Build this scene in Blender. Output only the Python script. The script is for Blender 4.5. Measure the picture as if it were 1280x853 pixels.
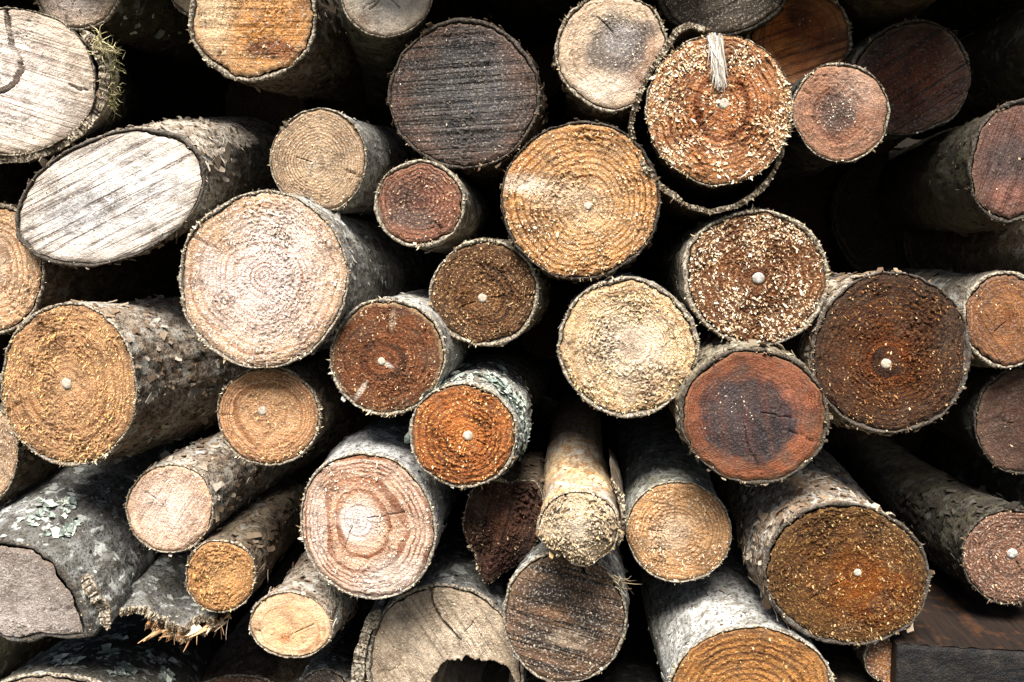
import bpy, math, random, time
import numpy as np
from mathutils import Matrix, Vector
T0 = time.time()
sc = bpy.context.scene
for o in list(bpy.data.objects): bpy.data.objects.remove(o)
col = sc.collection

# ------------------------------------------------------------------ camera
F_PX = 995.0                         # focal length in pixels of the 1280 px wide photograph
CAM_H = 0.86
VPX, VPY = 735.0, 330.0              # where the level, parallel logs of the pile vanish
yaw = math.atan((VPX - 640) / F_PX)
pitch = math.atan((426.5 - VPY) / F_PX * math.cos(yaw))
cam_d = bpy.data.cameras.new('camera'); cam = bpy.data.objects.new('camera', cam_d); col.objects.link(cam)
cam_d.sensor_width = 36; cam_d.lens = 36 * F_PX / 1280; cam_d.clip_end = 200; cam_d.clip_start = 0.02
cam.location = (0, 0, CAM_H)
cam.rotation_euler = (math.pi / 2 - pitch, 0, yaw)
sc.camera = cam
CM = Matrix.Translation(cam.location) @ cam.rotation_euler.to_matrix().to_4x4()
CR = np.array(CM.to_3x3()); CO = np.array(cam.location)

# ------------------------------------------------------------------ sky, sun, exposure
SUN_EL, SUN_AZ = 61.0, 6.0          # bright overcast: high, soft, from the front and a little left
w = bpy.data.worlds.new('World'); sc.world = w; w.use_nodes = True
wn = w.node_tree.nodes; wl = w.node_tree.links
sky = wn.new('ShaderNodeTexSky'); sky.sky_type = 'NISHITA'; sky.sun_disc = False
sky.sun_elevation = math.radians(SUN_EL); sky.sun_rotation = math.radians(180 + SUN_AZ)
sky.air_density = 1.0; sky.dust_density = 3.0; sky.ozone_density = 1.0
wl.new(sky.outputs[0], wn['Background'].inputs[0]); wn['Background'].inputs[1].default_value = 0.05
sl = bpy.data.lights.new('sun', 'SUN'); sun = bpy.data.objects.new('sun', sl); col.objects.link(sun)
sl.energy = 4.6; sl.angle = math.radians(32); sl.color = (1.0, 0.975, 0.94)
az, el = math.radians(SUN_AZ), math.radians(SUN_EL)
sdir = Vector((-math.sin(az) * math.cos(el), -math.cos(az) * math.cos(el), math.sin(el)))
sun.rotation_euler = sdir.to_track_quat('Z', 'Y').to_euler()
sun.location = sdir * 5
vs = sc.view_settings
vs.view_transform = 'Standard'; vs.look = 'None'; vs.gamma = 1; vs.use_curve_mapping = False
vs.exposure = 1.52
sc.render.engine = 'CYCLES'
sc.cycles.use_denoising = True; sc.cycles.denoising_prefilter = 'NONE'; sc.cycles.denoising_input_passes = 'RGB_ALBEDO_NORMAL'
sc.cycles.max_bounces = 4; sc.cycles.diffuse_bounces = 1; sc.cycles.glossy_bounces = 2

# ------------------------------------------------------------------ helpers: geometry
rng = np.random.default_rng(7)

def ray(px, py):
    px = np.asarray(px, float); py = np.asarray(py, float)
    d = np.stack([(px - 640) / F_PX, -(py - 426.5) / F_PX, -np.ones_like(px)], -1)
    return d @ CR.T

def on_plane(px, py, p0, n):
    d = ray(px, py)
    t = ((p0 - CO) @ n) / (d @ n)
    return CO + d * t[..., None]

def at(px, py, Y):
    d = ray(px, py)
    return CO + d * (Y / d[..., 1])[..., None]

def hash3(ix, iy, iz, seed):
    h = (ix.astype(np.int64) * 374761393 + iy.astype(np.int64) * 668265263 + iz.astype(np.int64) * 2147483647 + seed * 974634777) & 0xffffffff
    h = ((h ^ (h >> 13)) * 1274126177) & 0xffffffff
    h = ((h ^ (h >> 16)) * 2246822519) & 0xffffffff
    return ((h ^ (h >> 15)) & 0xffffff) / float(0xffffff)

def vnoise(p, seed=0):
    i = np.floor(p).astype(np.int64); f = p - i; f = f * f * (3 - 2 * f)
    r = 0
    for dx in (0, 1):
        wx = f[:, 0] if dx else 1 - f[:, 0]
        for dy in (0, 1):
            wy = f[:, 1] if dy else 1 - f[:, 1]
            for dz in (0, 1):
                wz = f[:, 2] if dz else 1 - f[:, 2]
                r = r + wx * wy * wz * hash3(i[:, 0] + dx, i[:, 1] + dy, i[:, 2] + dz, seed)
    return r * 2 - 1

def fbm(p, oct=3, seed=0):
    r = 0; a = 1; t = 0
    for k in range(oct):
        r = r + a * vnoise(p * 2 ** k + 17.3 * k, seed + k); t += a; a *= .5
    return r / t

def cells(u, v, seed):
    """2-D Voronoi: distance to the nearest seed, to the border, and a random number of the cell"""
    iu = np.floor(u).astype(np.int64); iv = np.floor(v).astype(np.int64)
    d1 = np.full(u.shape, 9.0); d2 = np.full(u.shape, 9.0); rid = np.zeros(u.shape); z = np.zeros_like(iu)
    for a in (-1, 0, 1):
        for b in (-1, 0, 1):
            x = iu + a + hash3(iu + a, iv + b, z, seed); y = iv + b + hash3(iu + a, iv + b, z, seed + 5)
            d = np.hypot(u - x, v - y); rr = hash3(iu + a, iv + b, z, seed + 9)
            m = d < d1
            d2 = np.where(m, d1, np.minimum(d2, d)); rid = np.where(m, rr, rid); d1 = np.where(m, d, d1)
    return d1, d2 - d1, rid

def make_mesh(name, verts, tris=None, quads=None, attrs=None, smooth=True):
    me = bpy.data.meshes.new(name)
    verts = np.ascontiguousarray(verts, np.float32)
    nt = 0 if tris is None else len(tris); nq = 0 if quads is None else len(quads)
    loops = []
    if nt: loops.append(np.asarray(tris, np.int32).ravel())
    if nq: loops.append(np.asarray(quads, np.int32).ravel())
    loops = np.concatenate(loops)
    starts = np.concatenate([np.arange(nt) * 3, nt * 3 + np.arange(nq) * 4]).astype(np.int32)
    me.vertices.add(len(verts)); me.vertices.foreach_set('co', verts.ravel())
    me.loops.add(len(loops)); me.loops.foreach_set('vertex_index', loops)
    me.polygons.add(nt + nq); me.polygons.foreach_set('loop_start', starts)
    me.polygons.foreach_set('use_smooth', np.full(nt + nq, smooth, bool))
    for k, v in (attrs or {}).items():
        a = me.attributes.new(k, 'FLOAT', 'POINT'); a.data.foreach_set('value', np.ascontiguousarray(v, np.float32))
    me.update(calc_edges=True); me.validate()
    return me

def grid_quads(R, K, wrap=True, off=0):
    i = np.arange(R - 1)[:, None]; k = np.arange(K if wrap else K - 1)[None, :]; k2 = (k + 1) % K
    return (np.stack([i * K + k, (i + 1) * K + k, (i + 1) * K + k2, i * K + k2], -1).reshape(-1, 4) + off)

def part(name, me, mat, parent, kind=None, label=None):
    o = bpy.data.objects.new(name, me); col.objects.link(o)
    if me.materials: me.materials[0] = mat
    else: me.materials.append(mat)
    o.parent = parent
    if kind: o['kind'] = kind
    if label: o['label'] = label
    return o

def thing(name, label, cat, mat4, group=None):
    o = bpy.data.objects.new(name, None); col.objects.link(o)
    o.matrix_world = mat4; o.empty_display_size = .03
    o['label'] = label; o['category'] = cat
    if group: o['group'] = group
    return o

# ------------------------------------------------------------------ helpers: materials
def S(r, g=None, b=None):
    if g is None: r, g, b = r
    f = lambda c: (c / 255 / 12.92) if c / 255 <= .04045 else ((c / 255 + .055) / 1.055) ** 2.4
    return (f(r), f(g), f(b), 1.0)

class NT:
    def __init__(s, name):
        s.m = bpy.data.materials.new(name); s.m.use_nodes = True
        s.t = s.m.node_tree; s.n = s.t.nodes; s.bsdf = s.n['Principled BSDF']
        s.bsdf.inputs['Specular IOR Level'].default_value = .3
    def put(s, sock, v):
        if hasattr(v, 'is_output') or isinstance(v, bpy.types.NodeSocket): s.t.links.new(v, sock)
        elif v is not None: sock.default_value = v
    def math(s, op, a, b=None, c=None, clamp=False):
        n = s.n.new('ShaderNodeMath'); n.operation = op; n.use_clamp = clamp
        s.put(n.inputs[0], a); s.put(n.inputs[1], b); s.put(n.inputs[2], c); return n.outputs[0]
    def vmath(s, op, a, b=None):
        n = s.n.new('ShaderNodeVectorMath'); n.operation = op
        s.put(n.inputs[0], a); s.put(n.inputs[1], b); return n.outputs[1] if op in ('LENGTH', 'DOT_PRODUCT') else n.outputs[0]
    def mix(s, f, a, b, mode='MIX'):
        n = s.n.new('ShaderNodeMix'); n.data_type = 'RGBA'; n.blend_type = mode; n.clamp_factor = True
        s.put(n.inputs[0], f); s.put(n.inputs[6], a); s.put(n.inputs[7], b); return n.outputs[2]
    def step(s, v, lo, hi, a=0., b=1.):
        n = s.n.new('ShaderNodeMapRange'); n.interpolation_type = 'SMOOTHSTEP'
        s.put(n.inputs[0], v); s.put(n.inputs[1], lo); s.put(n.inputs[2], hi); s.put(n.inputs[3], a); s.put(n.inputs[4], b); return n.outputs[0]
    def noise(s, vec, scale, detail=3., rough=.55, dist=0., dim='3D', w=None):
        n = s.n.new('ShaderNodeTexNoise'); n.noise_dimensions = dim
        if vec is not None and dim != '1D': s.put(n.inputs['Vector'], vec)
        if w is not None: s.put(n.inputs['W'], w)
        n.inputs['Scale'].default_value = scale; n.inputs['Detail'].default_value = detail
        n.inputs['Roughness'].default_value = rough; n.inputs['Distortion'].default_value = dist
        return n.outputs[0]
    def attr(s, name):
        n = s.n.new('ShaderNodeAttribute'); n.attribute_name = name; return n.outputs['Fac']
    def obj(s):
        return s.n.new('ShaderNodeTexCoord').outputs['Object']
    def mapping(s, vec, loc=(0, 0, 0), rot=(0, 0, 0), scale=(1, 1, 1), typ='POINT'):
        n = s.n.new('ShaderNodeMapping'); n.vector_type = typ; s.put(n.inputs[0], vec)
        n.inputs['Location'].default_value = loc; n.inputs['Rotation'].default_value = rot; n.inputs['Scale'].default_value = scale
        return n.outputs[0]
    def ramp(s, f, stops):
        n = s.n.new('ShaderNodeValToRGB'); e = n.color_ramp.elements
        while len(e) < len(stops): e.new(.5)
        for k, (p, c) in enumerate(stops): e[k].position = p; e[k].color = c
        s.put(n.inputs[0], f); return n.outputs[0]
    def bump(s, h, dist, strength=1.):
        n = s.n.new('ShaderNodeBump'); n.inputs['Strength'].default_value = strength; n.inputs['Distance'].default_value = dist
        s.put(n.inputs['Height'], h); s.t.links.new(n.outputs[0], s.bsdf.inputs['Normal'])
    def done(s, colr, rough=.8, spec=None):
        s.put(s.bsdf.inputs['Base Color'], colr); s.put(s.bsdf.inputs['Roughness'], rough)
        if spec is not None: s.bsdf.inputs['Specular IOR Level'].default_value = spec
        return s.m

def scale_col(c, k): return tuple(min(1, x * k) for x in c[:3]) + (1.,)

def wood_material(name, g):
    """cut wood: growth rings round the pith, saw marks, pits, pale fibres and stains"""
    m = NT(name); P = m.obj(); rr = m.attr('rr')
    seed = g['seed']
    P2 = m.mapping(P, loc=(seed * 1.7 % 5, seed * .9 % 7, 0))
    nlow = m.noise(P2, 22, 3, .55); nmid = m.noise(P2, 75, 4, .6); nfine = m.noise(P2, 330, 4, .65)
    nvf = m.noise(P2, 900, 2, .6)
    # rings of uneven width
    ph = m.math('ADD', m.attr('ph'), m.math('MULTIPLY', m.math('SUBTRACT', nmid, .5), .22))
    fr = m.math('FRACT', ph); fl = m.math('FLOOR', ph)
    late = m.math('MULTIPLY', m.step(fr, .45, .88), m.step(fr, .93, 1.0, 1., 0.))
    rvar = m.noise(None, 1.37, 0, .5, dim='1D', w=m.math('ADD', fl, seed * 1.3))
    base = m.ramp(m.math('ADD', rr, m.math('MULTIPLY', m.math('SUBTRACT', nlow, .5), .35)),
                  [(.02, g['cin']), (.45, g['cmid']), (.93, g['cout'])])
    lf = m.math('MULTIPLY', m.math('MULTIPLY', late, m.step(nmid, .25, .6, .5, 1.)), m.math('MULTIPLY_ADD', m.step(rvar, .3, .7), 1.0, g['ringf'] - .2), clamp=True)
    c = m.mix(m.math('MULTIPLY', m.math('MULTIPLY', lf, g['ringf'] * 1.75, clamp=True), m.step(m.noise(m.mapping(P2, loc=(7, 2, 0)), 19, 3, .6), .36, .60, .42, 1.)), base, g['clate'])
    # stains and patches
    for (bx, by, brx, bry, brot, soft, bc, bs, bn) in g['blobs']:
        q = m.mapping(P, loc=(bx, by, 0), rot=(0, 0, brot), scale=(brx, bry, 1), typ='TEXTURE')
        q = m.vmath('MULTIPLY', q, (1, 1, 0))
        ln = m.math('ADD', m.vmath('LENGTH', q), m.math('MULTIPLY', m.math('SUBTRACT', nlow if bn < 2 else nmid, .5), 1.3))
        f = m.math('MULTIPLY', m.step(ln, 1 + soft, 1 - soft), bs)
        f = m.math('MULTIPLY', f, m.step(nfine, .25, .6, .65, 1.))
        c = m.mix(f, c, m.mix(m.math('MULTIPLY', late, .35), bc, scale_col(bc, .6)))
    # saw marks: streaks along one direction
    sm = m.mapping(P2, rot=(0, 0, -g['sawdir']))
    sv = m.mapping(sm, scale=(5.5, 260 * g['sawfreq'], 1))
    saw = m.noise(sv, 1., 2, .6)
    sv2 = m.mapping(sm, scale=(9, 75 * g['sawfreq'], 1))
    saw2 = m.noise(sv2, 1., 3, .6)
    sl_ = m.math('ADD', m.step(saw, .50, .68), m.math('MULTIPLY', m.step(saw2, .5, .66), .55), clamp=True)
    c = m.mix(m.math('MULTIPLY', sl_, g['sawf']), c, g['csaw'])
    # mottling, pits, pale fibre ends
    c = m.mix(1., c, m.ramp(nmid, [(.28, (.66, .63, .60, 1)), (.5, (.98, .98, .98, 1)), (.72, (1.22, 1.2, 1.18, 1))]), 'MULTIPLY')
    c = m.mix(1., c, m.ramp(nlow, [(.3, (.62, .58, .54, 1)), (.5, (1, 1, 1, 1)), (.7, (1.18, 1.19, 1.2, 1))]), 'MULTIPLY')
    c = m.mix(1., c, m.ramp(nvf, [(.30, (.62, .60, .58, 1)), (.5, (1, 1, 1, 1)), (.70, (1.30, 1.28, 1.25, 1))]), 'MULTIPLY')
    gr = m.math('MULTIPLY', m.step(m.noise(m.mapping(P2, loc=(3, 1, 0)), 34, 5, .68, .6), .50, .66), g.get('grime', .5))
    c = m.mix(gr, c, m.mix(.5, scale_col(g['cmid'], .42), S(92, 80, 68)))
    pit = m.math('MULTIPLY', m.step(m.noise(P2, 410, 3, .6), .56, .66), min(1., g['pitf'] * 1.3))
    c = m.mix(pit, c, g['cpit'])
    c = m.mix(m.math('MULTIPLY', m.math('MULTIPLY', m.step(nfine, .52, .62), min(1., g['spk'] * 1.55)), m.math('MULTIPLY_ADD', late, -.75, 1.)), c, g['cspk'])
    # weathered grime towards the bark (uneven)
    c = m.mix(m.math('MULTIPLY', m.step(m.math('ADD', rr, m.math('MULTIPLY', m.math('SUBTRACT', nmid, .5), .25)), .93, 1.0), g['edgef']), c, g['cedge'])
    hs = m.n.new('ShaderNodeHueSaturation'); hs.inputs['Hue'].default_value = .497; hs.inputs['Saturation'].default_value = g.get('sat', 1.04); hs.inputs['Value'].default_value = .96; m.put(hs.inputs['Color'], c); c = hs.outputs[0]
    h = m.math('MULTIPLY_ADD', late, -.08 * g['ringf'], m.math('MULTIPLY', nfine, .6 + 1.2 * g['fuzz']))
    h = m.math('MULTIPLY_ADD', nvf, .35 + .6 * g['fuzz'], h)
    h = m.math('MULTIPLY_ADD', sl_, -.55 * g['sawf'], h)
    m.bump(h, .0022)
    return m.done(c, m.step(nmid, .3, .7, g['rough'], g['rough'] + .15), .25)

def bark_material(name, g):
    m = NT(name); P = m.obj(); dd = m.attr('dd'); plate = m.attr('plate'); crack = m.attr('crack')
    P2 = m.mapping(P, loc=(g['seed'] * 1.3 % 6, g['seed'] * .7 % 5, 0))
    nlow = m.noise(P2, 16, 4, .6); nmid = m.noise(P2, 60, 5, .62); nf = m.noise(P2, 260, 4, .65); nvf = m.noise(P2, 700, 2, .6)
    c = m.mix(m.step(nlow, .36, .62), g['ca'], g['cb'])
    c = m.mix(m.step(nmid, .47, .60, 0., .9), c, g['cc'])
    c = m.mix(m.math('MULTIPLY', plate, .45), c, scale_col(g['cb'], .55))
    c = m.mix(m.step(nf, .50, .62, 0., .85), c, g['cd'])
    c = m.mix(m.math('MULTIPLY', crack, .7), c, g['cd'])
    if g['moss'] > 0:
        mo = m.math('MULTIPLY', m.step(m.noise(P2, 28, 5, .65), .44, .60), g['moss'])
        c = m.mix(mo, c, m.mix(nf, S(46, 46, 28), S(86, 84, 56)))
    if g['lich'] > 0:
        li = m.math('MULTIPLY', m.step(m.noise(P2, 48, 4, .6, .4), .56, .62), g['lich'])
        c = m.mix(li, c, m.mix(nf, S(150, 154, 146), S(216, 214, 204)))
    c = m.mix(1., c, m.ramp(nvf, [(.3, (.7, .7, .7, 1)), (.7, (1.2, 1.2, 1.2, 1))]), 'MULTIPLY')
    # the sawn front edge of the bark: dark cork with a pale inner line
    front = m.step(dd, .0045, .0015)
    rc = m.mix(m.step(m.math('ADD', m.attr('ff'), m.math('MULTIPLY', m.math('SUBTRACT', nmid, .5), .9)), .15, .5), g['rima'], g['rimb'])
    c = m.mix(m.math('MULTIPLY', front, .85), c, m.mix(m.step(nf, .42, .6), scale_col(g['rima'], .7), rc))
    h = m.math('ADD', m.math('MULTIPLY', nmid, 1.2), m.math('MULTIPLY', nf, .8)); h = m.math('MULTIPLY_ADD', nvf, .4, h)
    m.bump(h, g['bump'])
    return m.done(c, m.step(nmid, .3, .7, .72, .92), .25)

def fibre_material(name, c0, c1, c2=None, rough=.85, mid=.55):
    m = NT(name); r = m.attr('rnd')
    st = [(0., c0), (mid, c1), (1., c2 or c1)]
    c = m.ramp(r, st)
    n = m.noise(m.obj(), 500, 2)
    c = m.mix(1., c, m.ramp(n, [(.3, (.75, .75, .75, 1)), (.7, (1.1, 1.1, 1.1, 1))]), 'MULTIPLY')
    return m.done(c, rough, .2)

# ------------------------------------------------------------------ scatter builders (joined fine stuff)
def pyramids(pos, nrm, lean, length, width, seed=0):
    """thin four-faced fibres: base on the surface, tip along `lean`"""
    r = np.random.default_rng(seed); n = len(pos)
    lean = lean / (np.linalg.norm(lean, axis=1, keepdims=True) + 1e-9)
    side = np.cross(lean, nrm); side /= (np.linalg.norm(side, axis=1, keepdims=True) + 1e-9)
    up = np.cross(side, lean)
    w_ = width[:, None]; l_ = length[:, None]
    base = pos - nrm * w_ * .5
    kink = (side * r.uniform(-.25, .25, (n, 1)) + up * r.uniform(-.2, .3, (n, 1))) * l_
    v = np.stack([base + side * w_ * .5, base - side * w_ * .5, base + up * w_ * .6,
                  pos + lean * l_ * .55 + side * w_ * .38, pos + lean * l_ * .55 - side * w_ * .38,
                  pos + lean * l_ + kink], 1)
    b = np.arange(n)[:, None, None] * 6
    t = np.array([[0, 1, 4], [0, 4, 3], [1, 2, 4], [2, 0, 3], [2, 3, 4], [3, 4, 5]])[None]
    rnd = np.repeat(r.uniform(0, 1, n), 6)
    return v.reshape(-1, 3), (b + t).reshape(-1, 3), rnd

def flakes(pos, nrm, tan, size, lift, seed=0, aspect=.7):
    """curled little sheets of bark: a 3 x 2 grid each, one end lifted"""
    r = np.random.default_rng(seed); n = len(pos)
    side = np.cross(nrm, tan); side /= np.linalg.norm(side, axis=1, keepdims=True) + 1e-9
    vs_ = []
    jit = r.uniform(.7, 1.3, (n, 6))
    for i, u in enumerate((0, .5, 1)):
        for j, s in enumerate((-.5, .5)):
            L = size * (u - .3) * jit[:, i * 2 + j]; W = size * s * aspect * jit[:, (i * 2 + j + 3) % 6] * (1.1 - .45 * u)
            H = lift * (u ** 1.6) + .0006
            vs_.append(pos + tan * L[:, None] + side * W[:, None] + nrm * H[:, None])
    for k in range(6): pass
    v = np.stack(vs_, 1)
    under = v - nrm[:, None, :] * .0009
    v = np.concatenate([v, under], 1)
    b = np.arange(n)[:, None, None] * 12
    q = np.array([[0, 1, 3, 2], [2, 3, 5, 4], [6, 8, 9, 7], [8, 10, 11, 9], [0, 2, 8, 6], [2, 4, 10, 8], [1, 7, 9, 3], [3, 9, 11, 5], [4, 5, 11, 10], [0, 6, 7, 1]])[None]
    return v.reshape(-1, 3), (b + q).reshape(-1, 4), np.repeat(r.uniform(0, 1, n), 12)

def rosettes(pos, nrm, size, seed=0):
    """leafy lichen: lobed, lifted little discs"""
    r = np.random.default_rng(seed); n = len(pos); K = 9
    ref = np.where(np.abs(nrm[:, :1]) < .8, np.array([[1., 0, 0]]), np.array([[0, 1., 0]]))
    a = np.cross(nrm, ref); a /= np.linalg.norm(a, axis=1, keepdims=True); b_ = np.cross(nrm, a)
    th = np.linspace(0, 2 * np.pi, K, endpoint=False)[None] + r.uniform(0, 6, (n, 1))
    rad = size[:, None] * r.uniform(.35, 1.1, (n, K)); hh = size[:, None] * r.uniform(.1, .6, (n, K))
    ring = pos[:, None] + a[:, None] * (np.cos(th) * rad)[..., None] + b_[:, None] * (np.sin(th) * rad)[..., None] + nrm[:, None] * hh[..., None]
    v = np.concatenate([(pos + nrm * .0008)[:, None], ring], 1)
    k = np.arange(K); t = np.stack([np.zeros(K, int), 1 + k, 1 + (k + 1) % K], -1)[None]
    return v.reshape(-1, 3), (np.arange(n)[:, None, None] * (K + 1) + t).reshape(-1, 3), np.repeat(r.uniform(0, 1, n), K + 1)

def strands(pos, dirs, length, width, seed=0, seg=5, droop=.5):
    """curling moss strands or long torn fibres: three-sided tapering tubes"""
    r = np.random.default_rng(seed); n = len(pos)
    d = dirs / (np.linalg.norm(dirs, axis=1, keepdims=True) + 1e-9); p = pos.copy(); rows = []
    curl = r.normal(0, 1, (n, 3))
    for s in range(seg + 1):
        wd = width * (1 - .85 * s / seg)
        a = np.cross(d, [[.3, .2, .9]]); a /= np.linalg.norm(a, axis=1, keepdims=True) + 1e-9; b_ = np.cross(d, a)
        for k in range(3):
            t = k * 2.094
            rows.append(p + (a * math.cos(t) + b_ * math.sin(t)) * wd[:, None])
        p = p + d * (length / seg)[:, None]
        d = d + curl * .16 * droop * 2 + r.normal(0, .22 * droop, (n, 3)); d /= np.linalg.norm(d, axis=1, keepdims=True)
    v = np.stack(rows, 1); M = 3 * (seg + 1); q = []
    for s in range(seg):
        for k in range(3): q.append([s * 3 + k, s * 3 + (k + 1) % 3, s * 3 + 3 + (k + 1) % 3, s * 3 + 3 + k])
    return v.reshape(-1, 3), (np.arange(n)[:, None, None] * M + np.array(q)[None]).reshape(-1, 4), np.repeat(r.uniform(0, 1, n), M)

# ------------------------------------------------------------------ bark kinds
BARKS = dict(
    pale=dict(ca=S(132, 126, 116), cb=S(192, 188, 178), cc=S(96, 86, 72), cd=S(44, 39, 33), moss=.0, lich=.5, bump=.0022, amp=.0016, plates=.0008, psize=(60, 40), nfl=90, fsize=.006),
    scaly=dict(ca=S(140, 118, 94), cb=S(196, 184, 166), cc=S(98, 76, 56), cd=S(44, 34, 27), moss=.0, lich=.45, bump=.003, amp=.0022, plates=.0022, psize=(95, 75), nfl=380, fsize=.0085),
    brown=dict(ca=S(108, 88, 68), cb=S(138, 120, 98), cc=S(82, 64, 48), cd=S(42, 33, 26), moss=.2, lich=.15, bump=.003, amp=.0025, plates=.002, psize=(80, 55), nfl=300, fsize=.008),
    mossy=dict(ca=S(86, 76, 58), cb=S(106, 94, 74), cc=S(66, 60, 44), cd=S(34, 32, 26), moss=.5, lich=.2, bump=.003, amp=.0026, plates=.0015, psize=(70, 50), nfl=160, fsize=.007),
    dark=dict(ca=S(66, 60, 52), cb=S(88, 82, 72), cc=S(50, 45, 38), cd=S(26, 24, 22), moss=.2, lich=.1, bump=.003, amp=.0024, plates=.0015, psize=(70, 50), nfl=120, fsize=.007),
    lichen=dict(ca=S(140, 136, 124), cb=S(188, 184, 172), cc=S(100, 92, 80), cd=S(48, 44, 38), moss=.25, lich=.9, bump=.0035, amp=.003, plates=.0015, psize=(70, 50), nfl=200, fsize=.007),
    grey=dict(ca=S(112, 108, 102), cb=S(158, 156, 150), cc=S(90, 84, 74), cd=S(44, 40, 36), moss=.18, lich=.7, bump=.003, amp=.0022, plates=.001, psize=(45, 40), nfl=120, fsize=.007),
    peeled=dict(ca=S(206, 176, 128), cb=S(196, 186, 170), cc=S(182, 138, 84), cd=S(104, 72, 44), moss=.0, lich=.0, bump=.0018, amp=.0025, plates=.0008, psize=(25, 60), nfl=60, fsize=.009),
)
for _k, _f in (('dark', .4), ('mossy', .55), ('brown', .6), ('grey', .72), ('scaly', .9), ('pale', 1.0), ('lichen', 1.1)):
    for _c in ('ca', 'cb', 'cc', 'cd'): BARKS[_k][_c] = scale_col(BARKS[_k][_c], _f)
RIM = (S(92, 76, 60), S(186, 174, 152))
RIM_D = (S(34, 30, 28), S(92, 82, 70))

MAT_SPL = fibre_material('rim_fibre', S(104, 84, 62), S(168, 148, 114), S(222, 210, 182))
MAT_SPL_D = fibre_material('rim_fibre_dark', S(60, 46, 36), S(120, 98, 74), S(196, 182, 150))
MAT_PITH = fibre_material('pith', S(146, 132, 112), S(176, 164, 146), S(200, 191, 175))
MAT_PITH_G = fibre_material('pith_grey', S(120, 114, 106), S(165, 160, 150), S(205, 200, 192))
MAT_LICHEN = fibre_material('lichen', S(112, 122, 112), S(162, 170, 158), S(205, 208, 190))
MAT_MOSS = fibre_material('moss', S(60, 58, 30), S(112, 106, 62), S(196, 184, 140))

NF = [0]

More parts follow.
